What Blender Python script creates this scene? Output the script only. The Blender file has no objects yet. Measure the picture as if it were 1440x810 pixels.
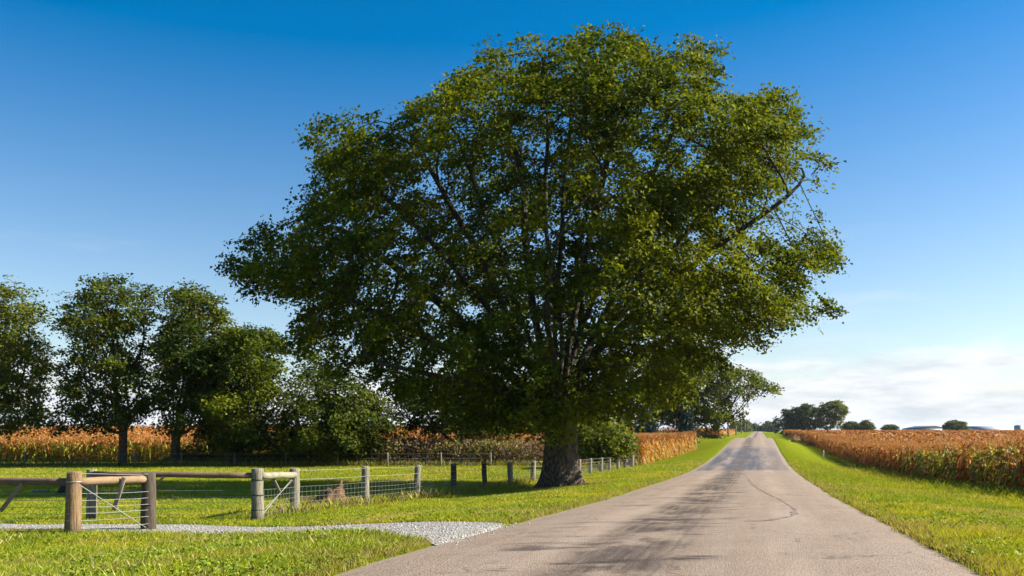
import bpy, math, random
import numpy as np
from mathutils import Vector

R = math.radians
rng = np.random.default_rng(7)
random.seed(7)
scene = bpy.context.scene
COL = scene.collection

# ------------------------------------------------------------------ camera, sky, sun, exposure
EYE = 1.45                      # camera height over the road under it (z = 0)
F, CX, HY = 1200.0, 720.0, 605.0   # focal length and principal column / horizon row of a 1440 px wide picture
cam_d = bpy.data.cameras.new('camera')
cam = bpy.data.objects.new('camera', cam_d)
COL.objects.link(cam)
cam.location = (0, 0, EYE)
cam.rotation_euler = (R(90), 0, 0)
cam_d.sensor_width = 36.0
cam_d.lens = 36.0 * F / 1440.0
cam_d.shift_y = (HY - 405.0) / 1440.0
cam_d.clip_end = 9000
cam_d.clip_start = 0.1
scene.camera = cam

SUN_EL, SUN_AZ = 35.0, 3.0     # azimuth measured from +X towards +Y
sun_dir = Vector((math.cos(R(SUN_EL)) * math.cos(R(SUN_AZ)),
                  math.cos(R(SUN_EL)) * math.sin(R(SUN_AZ)), math.sin(R(SUN_EL))))
sun_d = bpy.data.lights.new('sun', 'SUN')
sun_d.energy = 5.0
sun_d.angle = R(0.5)
sun_d.color = (1.0, 0.93, 0.80)
sun = bpy.data.objects.new('sun', sun_d)
COL.objects.link(sun)
sun.rotation_euler = (-sun_dir).to_track_quat('-Z', 'Y').to_euler()
sun.location = (30, 10, 40)

world = bpy.data.worlds.new('World')
scene.world = world
world.use_nodes = True
wt = world.node_tree
wt.nodes.clear()
def wn(t, **k):
    n = wt.nodes.new(t)
    for a, b in k.items():
        setattr(n, a, b)
    return n
wl = wt.links.new
w_out = wn('ShaderNodeOutputWorld')
w_bg = wn('ShaderNodeBackground')
w_bg.inputs['Strength'].default_value = 0.060
sky = wn('ShaderNodeTexSky')
sky.sky_type = 'NISHITA'
sky.sun_disc = False
sky.sun_elevation = R(SUN_EL)
sky.sun_rotation = R(90 - SUN_AZ)
sky.air_density = 1.0
sky.dust_density = 0.6
sky.ozone_density = 2.6
hs = wn('ShaderNodeHueSaturation')
hs.inputs['Saturation'].default_value = 1.45
hs.inputs['Value'].default_value = 1.0
hs.inputs['Hue'].default_value = 0.499
wl(sky.outputs[0], hs.inputs['Color'])
tc = wn('ShaderNodeTexCoord')
sep = wn('ShaderNodeSeparateXYZ')
wl(tc.outputs['Generated'], sep.inputs[0])
satr = wn('ShaderNodeMapRange')   # purer blue higher up, paler air low down
satr.inputs['From Min'].default_value = -0.02
satr.inputs['From Max'].default_value = 0.62
satr.inputs['To Min'].default_value = 0.82
satr.inputs['To Max'].default_value = 1.85
wl(sep.outputs['Z'], satr.inputs['Value'])
wl(satr.outputs[0], hs.inputs['Saturation'])
mp = wn('ShaderNodeMapping')
mp.inputs['Scale'].default_value = (1.0, 1.0, 3.4)
mp.inputs['Location'].default_value = (0.35, 0.1, 0.0)
wl(tc.outputs['Generated'], mp.inputs[0])
def wmath(op, a, b, clamp=False):
    n = wn('ShaderNodeMath', operation=op, use_clamp=clamp)
    for i, v in enumerate((a, b)):
        if isinstance(v, (int, float)):
            n.inputs[i].default_value = v
        else:
            wl(v, n.inputs[i])
    return n.outputs[0]
def wnoise(scale, detail, rough, src):
    n = wn('ShaderNodeTexNoise')
    n.inputs['Scale'].default_value = scale
    n.inputs['Detail'].default_value = detail
    n.inputs['Roughness'].default_value = rough
    wl(src, n.inputs['Vector'])
    return n.outputs['Fac']
n1 = wnoise(7.5, 10, 0.58, mp.outputs[0])
# low bank of cumulus: cover falls off with height above the horizon
cov = wmath('MULTIPLY', wmath('SUBTRACT', 0.074, sep.outputs['Z']), 20.0)
dens = wmath('ADD', wmath('MULTIPLY', wmath('SUBTRACT', n1, 0.5), 4.2), cov)
mask = wn('ShaderNodeMapRange', interpolation_type='SMOOTHSTEP')
mask.inputs['From Min'].default_value = -0.25
mask.inputs['From Max'].default_value = 0.75
wl(dens, mask.inputs['Value'])
# thin wisps higher up
mp2 = wn('ShaderNodeMapping')
mp2.inputs['Scale'].default_value = (1.0, 1.0, 9.0)
mp2.inputs['Location'].default_value = (2.3, 1.1, 0.4)
wl(tc.outputs['Generated'], mp2.inputs[0])
n2 = wnoise(2.6, 7, 0.6, mp2.outputs[0])
wisp = wmath('MULTIPLY', wmath('MULTIPLY', wmath('SUBTRACT', n2, 0.56, True), 3.0),
             wmath('MULTIPLY', wmath('SUBTRACT', 0.26, sep.outputs['Z'], True), 5.0), True)
allm = wmath('MAXIMUM', mask.outputs[0], wisp)
mp3 = wn('ShaderNodeMapping')
mp3.inputs['Scale'].default_value = (1.0, 1.0, 4.5)
wl(tc.outputs['Generated'], mp3.inputs[0])
n3 = wnoise(7.0, 8, 0.62, mp3.outputs[0])
cr = wn('ShaderNodeValToRGB')
cr.color_ramp.elements[0].position = 0.40
cr.color_ramp.elements[0].color = (4.3, 4.7, 5.15, 1)
cr.color_ramp.elements[1].position = 0.57
cr.color_ramp.elements[1].color = (6.1, 6.2, 6.35, 1)
wl(n3, cr.inputs[0])
mixc = wn('ShaderNodeMix', data_type='RGBA')
wl(wmath('MULTIPLY', allm, 0.93), mixc.inputs[0])
wl(hs.outputs[0], mixc.inputs[6])
wl(cr.outputs[0], mixc.inputs[7])
wl(mixc.outputs[2], w_bg.inputs['Color'])
wl(w_bg.outputs[0], w_out.inputs['Surface'])

vs = scene.view_settings
vs.view_transform = 'Standard'
vs.look = 'None'
vs.exposure = 1.46
vs.gamma = 1.0
vs.use_curve_mapping = False
scene.render.engine = 'CYCLES'
cy = scene.cycles
cy.max_bounces = 6
cy.diffuse_bounces = 3
cy.glossy_bounces = 2
cy.transmission_bounces = 4
cy.transparent_max_bounces = 4
cy.volume_bounces = 0
cy.caustics_reflective = False
cy.caustics_refractive = False
cy.use_denoising = True

# ------------------------------------------------------------------ helpers
def link(o, parent=None):
    COL.objects.link(o)
    if parent is not None:
        o.parent = parent
    return o

def tag(o, label, cat, group=None):
    o['label'] = label
    o['category'] = cat
    if group:
        o['group'] = group
    return o

def empty(name, loc, label, cat, group=None):
    o = bpy.data.objects.new(name, None)
    o.location = loc
    o.empty_display_size = 0.3
    link(o)
    return tag(o, label, cat, group)

class MB:
    """collects vertices and faces (numpy) and links them as one mesh object"""
    def __init__(self):
        self.v, self.f, self.c, self.n = [], [], [], 0
    def add(self, v, faces, col=None):
        v = np.asarray(v, float).reshape(-1, 3)
        faces = np.asarray(faces, int)
        self.v.append(v)
        self.f.append(faces + self.n)
        if col is None:
            col = np.ones((len(v), 3)) * 0.5
        col = np.asarray(col, float)
        if col.ndim == 1:
            col = np.repeat(col[None, :], len(v), 0)
        self.c.append(col)
        self.n += len(v)
    def tube(self, pts, rad, n=8, cap=True, col=None, wob=0.0):
        pts = np.asarray(pts, float)
        k = len(pts)
        rad = np.broadcast_to(np.asarray(rad, float), (k,))
        tan = np.gradient(pts, axis=0) if k > 2 else np.repeat((pts[1:] - pts[:-1]), 2, 0)
        tan = tan / (np.linalg.norm(tan, axis=1, keepdims=True) + 1e-9)
        ref = np.array([0, 0, 1.0]) if abs(tan[0][2]) < 0.8 else np.array([1.0, 0, 0])
        u = np.cross(tan, ref)
        u /= (np.linalg.norm(u, axis=1, keepdims=True) + 1e-9)
        w = np.cross(tan, u)
        a = np.arange(n) * 2 * math.pi / n
        rr = rad[:, None, None]
        if wob:
            rr = rr * (1 + wob * (rng.random((k, n, 1)) - 0.5))
        ring = pts[:, None, :] + rr * (np.cos(a)[None, :, None] * u[:, None, :] + np.sin(a)[None, :, None] * w[:, None, :])
        i = np.arange(k - 1)[:, None] * n
        j = np.arange(n)[None, :]
        q = np.stack([i + j, i + (j + 1) % n, i + n + (j + 1) % n, i + n + j], -1).reshape(-1, 4)
        base = self.n
        self.add(ring.reshape(-1, 3), q, col)
        if cap:
            for e, flip in ((0, True), (k - 1, False)):
                idx = np.arange(n) + e * n + base
                cpt = pts[e]
                self.v.append(cpt[None, :]); self.c.append(np.asarray(self.c[-1][:1]))
                ci = self.n
                self.n += 1
                nx = np.roll(idx, -1)
                self.f.append(np.stack([nx, idx, np.full(n, ci)], -1) if flip else np.stack([idx, nx, np.full(n, ci)], -1))
        return self
    def box(self, c, size, axis=None, col=None, bev=0.0):
        """box centred at c; axis = 3 orthonormal rows (x, y, z axes)"""
        ax = np.eye(3) if axis is None else np.asarray(axis, float)
        s = np.asarray(size, float) / 2
        v = np.array([[x, y, z] for x in (-1, 1) for y in (-1, 1) for z in (-1, 1)], float) * s
        v = v @ ax + np.asarray(c, float)
        self.add(v, [[0, 1, 3, 2], [4, 6, 7, 5], [0, 4, 5, 1], [2, 3, 7, 6], [0, 2, 6, 4], [1, 5, 7, 3]], col)
        return self
    def build(self, name, material, parent=None, smooth=False, origin=None):
        v = np.concatenate(self.v)
        c = np.concatenate(self.c)
        if origin is not None:
            v = v - np.asarray(origin, float)
        me = bpy.data.meshes.new(name)
        me.vertices.add(len(v))
        me.vertices.foreach_set('co', v.astype(np.float32).ravel())
        lv = np.concatenate([f.ravel() for f in self.f])
        lt = np.concatenate([np.full(len(f), f.shape[1]) for f in self.f])
        me.loops.add(len(lv))
        me.loops.foreach_set('vertex_index', lv.astype(np.int32))
        me.polygons.add(len(lt))
        ls = np.concatenate([[0], np.cumsum(lt)[:-1]])
        me.polygons.foreach_set('loop_start', ls.astype(np.int32))
        me.polygons.foreach_set('loop_total', lt.astype(np.int32))
        if smooth:
            me.polygons.foreach_set('use_smooth', np.ones(len(lt), bool))
        at = me.color_attributes.new('Col', 'FLOAT_COLOR', 'POINT')
        at.data.foreach_set('color', np.concatenate([c, np.ones((len(c), 1))], 1).astype(np.float32).ravel())
        me.update(calc_edges=True)
        me.validate()
        me.materials.append(material)
        o = bpy.data.objects.new(name, me)
        if parent is not None:
            o.location = (0, 0, 0)
        elif origin is not None:
            o.location = origin
        return link(o, parent)

def smooth01(x, a, b):
    t = np.clip((x - a) / (b - a), 0, 1)
    return t * t * (3 - 2 * t)

def pchip(xs, ys):
    xs = np.asarray(xs, float); ys = np.asarray(ys, float)
    h = np.diff(xs); d = np.diff(ys) / h
    m = np.zeros_like(xs)
    m[0], m[-1] = d[0], d[-1]
    for i in range(1, len(xs) - 1):
        if d[i - 1] * d[i] > 0:
            w1 = 2 * h[i] + h[i - 1]; w2 = h[i] + 2 * h[i - 1]
            m[i] = (w1 + w2) / (w1 / d[i - 1] + w2 / d[i])
    def f(x):
        x = np.clip(np.asarray(x, float), xs[0], xs[-1])
        i = np.clip(np.searchsorted(xs, x) - 1, 0, len(xs) - 2)
        t = (x - xs[i]) / h[i]
        return (ys[i] * (1 + 2 * t) * (1 - t) ** 2 + m[i] * h[i] * t * (1 - t) ** 2
                + ys[i + 1] * t * t * (3 - 2 * t) + m[i + 1] * h[i] * t * t * (t - 1))
    return f

_lat = rng.random((257, 257))
def vnoise(x, y):
    x = np.asarray(x, float); y = np.asarray(y, float)
    xi = np.floor(x).astype(int); yi = np.floor(y).astype(int)
    fx = x - xi; fy = y - yi
    fx = fx * fx * (3 - 2 * fx); fy = fy * fy * (3 - 2 * fy)
    a = _lat[xi % 256, yi % 256]; b = _lat[(xi + 1) % 256, yi % 256]
    c = _lat[xi % 256, (yi + 1) % 256]; d = _lat[(xi + 1) % 256, (yi + 1) % 256]
    return (a * (1 - fx) + b * fx) * (1 - fy) + (c * (1 - fx) + d * fx) * fy
def fnoise(x, y):
    return 0.5 * vnoise(x, y) + 0.3 * vnoise(x * 2.1 + 7, y * 2.1 + 3) + 0.2 * vnoise(x * 4.3 + 1, y * 4.3 + 9)

# ------------------------------------------------------------------ terrain (drop below eye level along the view)
h_road = pchip([-80, 0, 8.45, 11.4, 15.6, 25, 32, 43, 55, 68, 83, 97, 112, 128, 141, 152, 178, 230, 344, 600, 1000, 4000],
               [1.35, 1.38, 1.44, 1.51, 1.65, 1.96, 2.12, 2.38, 2.56, 2.58, 2.45, 2.23, 1.92, 1.6, 1.44, 1.41, 1.75, 2.5, 2.05, 1.5, 1.1, 1.4])
h_left = pchip([-80, 0, 16, 20, 26, 36, 50, 72, 110, 127, 142, 170, 250, 350, 700, 1500, 4000],
               [1.7, 1.75, 1.96, 2.1, 2.29, 2.58, 2.8, 2.96, 2.93, 2.1, 1.47, 1.55, 2.1, 2.0, 1.6, 1.3, 1.5])
h_right = pchip([-80, 0, 16, 33, 58, 90, 110, 140, 200, 300, 500, 900, 1500, 4000],
                [1.7, 1.75, 1.95, 2.5, 3.2, 3.55, 3.55, 3.0, 2.35, 2.05, 2.0, 1.8, 1.5, 1.5])
SL, S0 = 0.29, -1.05            # road centre line: X = SL*Y + S0
def s_of(X, Y):
    return X - (SL * Y + S0)
def ground(X, Y):
    X = np.asarray(X, float); Y = np.asarray(Y, float)
    s = s_of(X, Y)
    a = smooth01(np.abs(s), 3.8, 9.8)
    h = h_road(Y) * (1 - a) + np.where(s > 0, h_right(Y), h_left(Y)) * a
    und = (fnoise(X * 0.23 + 40, Y * 0.23 + 40) - 0.5) * 0.10 * smooth01(np.abs(s), 3.6, 6.5)
    return EYE - h + und
def gz(X, Y):
    return float(ground(X, Y))
def hit(px, py):
    """where the sight line through a photo pixel meets the terrain"""
    Y = np.linspace(5, 220, 8600)
    X = (px - CX) / F * Y
    z = EYE - (py - HY) / F * Y
    below = z - ground(X, Y)
    i = int(np.argmax(below <= 0))
    return np.array([X[i], Y[i], gz(X[i], Y[i])])
def at(px, Y):
    X = (px - CX) / F * Y
    return np.array([X, Y, gz(X, Y)])

# gravel lane: near and far edge as Y(X)
LN_X = np.array([-60, -20, -10, -6.5, -4.2, -2.8, -1.05, 0.4])
LN_Y = np.array([18.6, 17.4, 16.75, 16.2, 15.3, 14.1, 11.3, 9.0])
LF_X = np.array([-60, -20, -11, -7.9, -5.4, -3.06, -0.95, -0.1, 0.4])
LF_Y = np.array([20.6, 19.2, 18.6, 18.4, 18.0, 16.75, 15.35, 14.7, 14.5])
def lane_near(X): return np.interp(X, LN_X, LN_Y) + (fnoise(X * 1.3, 3.3 + X * 0) - 0.5) * 0.5
def lane_far(X): return np.interp(X, LF_X, LF_Y) + (fnoise(X * 1.3, 8.3 + X * 0) - 0.5) * 0.4
def in_lane(X, Y):
    return (Y > lane_near(X)) & (Y < lane_far(X)) & (s_of(X, Y) < -3.2)
def road_edge(Y, side):
    return 3.3 + (fnoise(Y * 0.9 + (50 if side > 0 else 0), Y * 0 + 2.2) - 0.5) * 0.22 + (fnoise(Y * 4.3 + 9, Y * 0 + (5.1 if side > 0 else 1.7)) - 0.5) * 0.12

# ------------------------------------------------------------------ materials
def new_mat(name):
    m = bpy.data.materials.new(name)
    m.use_nodes = True
    nt = m.node_tree
    return m, nt, nt.nodes['Principled BSDF']
class NT:
    def __init__(self, nt):
        self.nt = nt
    def n(self, t, **k):
        x = self.nt.nodes.new(t)
        for a, b in k.items():
            setattr(x, a, b)
        return x
    def l(self, a, b):
        self.nt.links.new(a, b)
    def put(self, sock, v):
        if isinstance(v, (int, float)):
            sock.default_value = v
        elif isinstance(v, tuple):
            sock.default_value = v if len(v) == 4 or sock.type == 'VECTOR' else (*v, 1)
        else:
            self.l(v, sock)
    def math(self, op, a, b=0.0, clamp=False):
        x = self.n('ShaderNodeMath', operation=op, use_clamp=clamp)
        self.put(x.inputs[0], a); self.put(x.inputs[1], b)
        return x.outputs[0]
    def mix(self, f, a, b, mode='MIX'):
        x = self.n('ShaderNodeMix', data_type='RGBA', blend_type=mode)
        self.put(x.inputs[0], f); self.put(x.inputs[6], a); self.put(x.inputs[7], b)
        return x.outputs[2]
    def noise(self, vec, scale, detail=5, rough=0.55):
        x = self.n('ShaderNodeTexNoise')
        x.inputs['Scale'].default_value = scale
        x.inputs['Detail'].default_value = detail
        x.inputs['Roughness'].default_value = rough
        if vec is not None:
            self.l(vec, x.inputs['Vector'])
        return x.outputs['Fac']
    def rng(self, v, a, b, c=0.0, d=1.0):
        x = self.n('ShaderNodeMapRange', interpolation_type='SMOOTHSTEP')
        self.put(x.inputs['Value'], v)
        for k, y in zip(('From Min', 'From Max', 'To Min', 'To Max'), (a, b, c, d)):
            x.inputs[k].default_value = y
        return x.outputs[0]
    def mapv(self, vec, scale=(1, 1, 1), loc=(0, 0, 0)):
        x = self.n('ShaderNodeMapping')
        x.inputs['Scale'].default_value = scale
        x.inputs['Location'].default_value = loc
        self.l(vec, x.inputs[0])
        return x.outputs[0]
    def pos(self):
        return self.n('ShaderNodeNewGeometry').outputs['Position']
    def obj(self):
        return self.n('ShaderNodeTexCoord').outputs['Object']
    def bump(self, h, strength, dist):
        x = self.n('ShaderNodeBump')
        x.inputs['Strength'].default_value = strength
        x.inputs['Distance'].default_value = dist
        self.l(h, x.inputs['Height'])
        return x.outputs[0]

def foliage_mat(name, trans=0.35, warm=(1.25, 1.15, 0.5), rough=0.55, spec=0.25):
    m, nt, b = new_mat(name)
    t = NT(nt)
    ca = t.n('ShaderNodeVertexColor', layer_name='Col')
    t.l(ca.outputs[0], b.inputs['Base Color'])
    b.inputs['Roughness'].default_value = rough
    b.inputs['Specular IOR Level'].default_value = spec
    tr = t.n('ShaderNodeBsdfTranslucent')
    t.l(t.mix(1.0, ca.outputs[0], warm, 'MULTIPLY'), tr.inputs['Color'])
    mx = t.n('ShaderNodeMixShader')
    mx.inputs[0].default_value = trans
    t.l(b.outputs[0], mx.inputs[1]); t.l(tr.outputs[0], mx.inputs[2])
    t.l(mx.outputs[0], nt.nodes['Material Output'].inputs['Surface'])
    return m
M_LEAF = foliage_mat('maple leaves', 0.36, (1.35, 1.3, 0.4), 0.6, 0.10)
M_GRASS = foliage_mat('grass blades', 0.35, (1.2, 1.15, 0.4), 0.6, 0.2)
M_CORN = foliage_mat('corn leaves', 0.30, (1.2, 1.0, 0.6), 0.6, 0.2)
M_NEEDLE = foliage_mat('spruce needles', 0.12, (1, 1, 1), 0.6, 0.2)

def mat_bark(name, dark, light, sc=1.0):
    m, nt, b = new_mat(name)
    t = NT(nt)
    p = t.mapv(t.pos(), (1, 1, 0.16))
    v = t.n('ShaderNodeTexVoronoi', feature='DISTANCE_TO_EDGE')
    v.inputs['Scale'].default_value = 13 * sc
    wv = t.n('ShaderNodeVectorMath', operation='ADD')
    nz = t.n('ShaderNodeTexNoise'); nz.inputs['Scale'].default_value = 4.0
    t.l(p, nz.inputs['Vector'])
    sc_ = t.n('ShaderNodeVectorMath', operation='SCALE'); sc_.inputs['Scale'].default_value = 0.12
    t.l(nz.outputs['Color'], sc_.inputs[0])
    t.l(p, wv.inputs[0]); t.l(sc_.outputs[0], wv.inputs[1])
    t.l(wv.outputs[0], v.inputs['Vector'])
    rid = t.rng(v.outputs['Distance'], 0.0, 0.22)
    big = t.noise(t.pos(), 1.6, 6, 0.6)
    col = t.mix(rid, dark, light)
    col = t.mix(t.rng(big, 0.45, 0.7, 0, 0.5), col, (0.06, 0.06, 0.03))
    t.l(col, b.inputs['Base Color'])
    fine = t.noise(p, 60, 4)
    hgt = t.math('ADD', rid, t.math('MULTIPLY', fine, 0.5))
    t.l(t.bump(hgt, 1.0, 0.05), b.inputs['Normal'])
    b.inputs['Roughness'].default_value = 0.9
    return m
M_BARK = mat_bark('maple bark', (0.024, 0.016, 0.010), (0.15, 0.10, 0.060))
M_BARK2 = mat_bark('branch bark', (0.022, 0.017, 0.012), (0.075, 0.058, 0.04))

def mat_wood(name, a, b_, stain, rings=True):
    m, nt, b = new_mat(name)
    t = NT(nt)
    p = t.mapv(t.obj(), (1, 1, 0.07))
    g = t.noise(p, 46, 6, 0.65)
    col = t.mix(t.rng(g, 0.35, 0.65), a, b_)
    bl = t.noise(t.obj(), 5.0, 6, 0.65)
    col = t.mix(t.rng(bl, 0.5, 0.72, 0, 0.75), col, stain)
    spl = t.rng(t.noise(t.mapv(t.obj(), (1, 1, 0.035), (3, 1, 2)), 30, 3, 0.5), 0.62, 0.67)
    col = t.mix(t.math('MULTIPLY', spl, 0.85), col, (0.02, 0.015, 0.01))
    sz = t.n('ShaderNodeSeparateXYZ'); t.l(t.obj(), sz.inputs[0])
    damp = t.math('MULTIPLY', t.rng(t.math('ADD', sz.outputs[2], t.math('MULTIPLY', bl, -0.35)), -0.12, 0.12, 1, 0), 0.65)
    col = t.mix(damp, col, (0.05, 0.042, 0.022))
    t.l(col, b.inputs['Base Color'])
    b.inputs['Roughness'].default_value = 0.9
    t.l(t.bump(t.math('SUBTRACT', t.math('ADD', g, t.math('MULTIPLY', bl, 0.5)), spl), 1.0, 0.02), b.inputs['Normal'])
    return m
M_POST_TAN = mat_wood('tan treated post', (0.152, 0.089, 0.040), (0.246, 0.161, 0.081), (0.112, 0.063, 0.027))
M_POST_GREY = mat_wood('weathered grey post', (0.136, 0.118, 0.081), (0.260, 0.236, 0.167), (0.105, 0.099, 0.056))
M_POST_DARK = mat_wood('dark creosote post', (0.040, 0.030, 0.020), (0.088, 0.068, 0.044), (0.024, 0.020, 0.014))
def mat_board(name, a, b_, stain):
    m, nt, b = new_mat(name)
    t = NT(nt)
    g = t.noise(t.mapv(t.pos(), (0.6, 0.6, 9)), 16, 6, 0.65)
    col = t.mix(t.rng(g, 0.35, 0.65), a, b_)
    bl = t.noise(t.pos(), 3.4, 6, 0.65)
    col = t.mix(t.rng(bl, 0.48, 0.7, 0, 0.8), col, stain)
    t.l(col, b.inputs['Base Color'])
    b.inputs['Roughness'].default_value = 0.85
    t.l(t.bump(g, 0.7, 0.01), b.inputs['Normal'])
    return m
M_RAIL_TAN = mat_board('tan rail', (0.205, 0.125, 0.063), (0.276, 0.187, 0.107), (0.179, 0.098, 0.045))
M_RAIL_DARK = mat_board('brown rail', (0.099, 0.062, 0.037), (0.186, 0.124, 0.074), (0.062, 0.037, 0.025))
M_RAIL_PALE = mat_board('pale rail', (0.177, 0.170, 0.109), (0.272, 0.258, 0.177), (0.116, 0.105, 0.058))
M_BOARD = mat_board('grey board', (0.17, 0.14, 0.10), (0.28, 0.24, 0.17), (0.10, 0.08, 0.055))

def mat_plain(name, col, rough=0.6, metal=0.0, nsc=6, var=0.25):
    m, nt, b = new_mat(name)
    t = NT(nt)
    k = t.noise(t.pos(), nsc, 5, 0.6)
    d = tuple(x * (1 - var) for x in col)
    t.l(t.mix(t.rng(k, 0.3, 0.7), d, col), b.inputs['Base Color'])
    b.inputs['Roughness'].default_value = rough
    b.inputs['Metallic'].default_value = metal
    return m
M_WIRE = mat_plain('galvanised wire', (0.34, 0.34, 0.32), 0.5, 0.25)
M_BAND = mat_plain('black wire tie', (0.02, 0.02, 0.02), 0.6)

# ground
m, nt, b = new_mat('meadow ground')
t = NT(nt)
P = t.pos()
a1 = t.noise(P, 0.55, 6, 0.6)
a2 = t.noise(P, 5.0, 6, 0.7)
a3 = t.noise(P, 28.0, 4, 0.7)
c = t.mix(t.rng(a2, 0.35, 0.65), (0.095, 0.130, 0.007), (0.205, 0.235, 0.011))
c = t.mix(t.rng(a1, 0.45, 0.68, 0, 0.6), c, (0.20, 0.205, 0.018))
c = t.mix(t.rng(a3, 0.45, 0.7, 0, 0.65), c, (0.030, 0.046, 0.006))
t.l(c, b.inputs['Base Color'])
b.inputs['Roughness'].default_value = 0.95
b.inputs['Specular IOR Level'].default_value = 0.0
t.l(t.bump(t.math('ADD', a3, a2), 1.0, 0.08), b.inputs['Normal'])
M_GROUND = m

# road
m, nt, b = new_mat('chip seal road')
t = NT(nt)
P = t.pos()
sp = t.n('ShaderNodeSeparateXYZ'); t.l(P, sp.inputs[0])
S = t.math('SUBTRACT', t.math('SUBTRACT', sp.outputs[0], t.math('MULTIPLY', sp.outputs[1], SL)), S0)
YY = sp.outputs[1]
cmb = t.n('ShaderNodeCombineXYZ'); t.l(S, cmb.inputs[0]); t.l(YY, cmb.inputs[1])
Q = cmb.outputs[0]
grain = t.noise(P, 85, 3, 0.8)
chips = t.n('ShaderNodeTexVoronoi'); chips.inputs['Scale'].default_value = 55
t.l(P, chips.inputs['Vector'])
mid = t.noise(Q, 1.1, 6, 0.65)
lng = t.noise(t.mapv(Q, (2.2, 0.10, 1)), 1.6, 6, 0.65)
c = t.mix(t.rng(mid, 0.3, 0.7), (0.225, 0.155, 0.104), (0.302, 0.216, 0.150))
c = t.mix(t.rng(lng, 0.42, 0.68, 0, 0.55), c, (0.32, 0.25, 0.19))
cs = t.n('ShaderNodeSeparateColor'); t.l(chips.outputs['Color'], cs.inputs[0])
c = t.mix(t.rng(cs.outputs[0], 0.0, 1.0, 0, 0.55), t.mix(0.5, c, (0.08, 0.06, 0.045)), t.mix(0.38, c, (0.48, 0.38, 0.30)))
c = t.mix(t.rng(grain, 0.52, 0.74, 0, 0.65), c, (0.09, 0.075, 0.06))
# dark oily streak left of the centre line
absd = t.math('ABSOLUTE', t.math('SUBTRACT', t.math('ADD', S, t.math('MULTIPLY', t.math('SUBTRACT', t.noise(t.mapv(Q, (0, 0.12, 1)), 2.0), 0.5), 1.2)), -0.55))
streak = t.math('MULTIPLY', t.rng(absd, 0.2, 1.0, 1, 0), t.rng(t.noise(t.mapv(Q, (0.7, 0.55, 1)), 1.3, 7, 0.7), 0.36, 0.55))
fine_s = t.rng(t.noise(t.mapv(Q, (7, 0.22, 1)), 1.3, 5, 0.6), 0.30, 0.62, 0.45, 1.0)
c = t.mix(t.math('MULTIPLY', t.math('MULTIPLY', streak, fine_s), 0.95), c, (0.032, 0.022, 0.016))
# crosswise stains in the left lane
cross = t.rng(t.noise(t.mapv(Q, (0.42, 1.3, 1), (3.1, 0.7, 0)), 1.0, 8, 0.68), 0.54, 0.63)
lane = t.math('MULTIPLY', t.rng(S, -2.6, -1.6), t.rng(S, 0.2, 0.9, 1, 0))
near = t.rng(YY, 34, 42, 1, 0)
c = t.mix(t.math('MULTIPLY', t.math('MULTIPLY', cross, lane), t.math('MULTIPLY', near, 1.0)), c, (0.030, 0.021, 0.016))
# long darker resurfaced stretch in the dip
wob = t.math('MULTIPLY', t.math('SUBTRACT', t.noise(t.mapv(Q, (0.9, 0.35, 1)), 1.2, 6, 0.6), 0.5), 16.0)
yw = t.math('ADD', YY, wob)
pt = t.math('MULTIPLY', t.rng(t.math('ADD', YY, t.math('MULTIPLY', wob, 0.08)), 52.6, 54.4), t.rng(yw, 92, 110, 1, 0))
edge = t.rng(t.math('ABSOLUTE', S), 2.75, 3.15, 1, 0)
pstr = t.rng(t.noise(t.mapv(Q, (1.1, 0.05, 1), (9, 0, 0)), 1.5, 5, 0.6), 0.35, 0.62, 0.45, 1.0)
right_l = t.rng(S, 0.7, 2.2, 1.0, 0.55)
pm = t.math('MULTIPLY', t.math('MULTIPLY', pt, edge), t.math('MULTIPLY', pstr, right_l))
c = t.mix(t.math('MULTIPLY', pm, 0.95), c, (0.052, 0.054, 0.066))
# fine map cracking
vc = t.n('ShaderNodeTexVoronoi', feature='DISTANCE_TO_EDGE'); vc.inputs['Scale'].default_value = 0.62
vadd = t.n('ShaderNodeVectorMath', operation='ADD'); vsc = t.n('ShaderNodeVectorMath', operation='SCALE'); vsc.inputs['Scale'].default_value = 0.55
vnz = t.n('ShaderNodeTexNoise'); vnz.inputs['Scale'].default_value = 2.6; vnz.inputs['Detail'].default_value = 6
t.l(Q, vnz.inputs['Vector']); t.l(vnz.outputs['Color'], vsc.inputs[0]); t.l(Q, vadd.inputs[0]); t.l(vsc.outputs[0], vadd.inputs[1]); t.l(vadd.outputs[0], vc.inputs['Vector'])
crk = t.math('MULTIPLY', t.rng(vc.outputs['Distance'], 0.004, 0.018, 1, 0), t.rng(t.noise(Q, 0.45, 4, 0.6), 0.46, 0.58))
c = t.mix(t.math('MULTIPLY', crk, 0.6), c, (0.06, 0.045, 0.035))
# tyre-polished wheel tracks
wt1 = t.rng(t.math('ABSOLUTE', t.math('SUBTRACT', t.math('ABSOLUTE', S), 1.55)), 0.1, 0.6, 1, 0)
c = t.mix(t.math('MULTIPLY', t.math('MULTIPLY', wt1, t.rng(t.noise(t.mapv(Q, (0.8, 0.12, 1), (5, 2, 0)), 1.4, 5, 0.6), 0.35, 0.62)), 0.35), c, (0.36, 0.28, 0.215))
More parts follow.
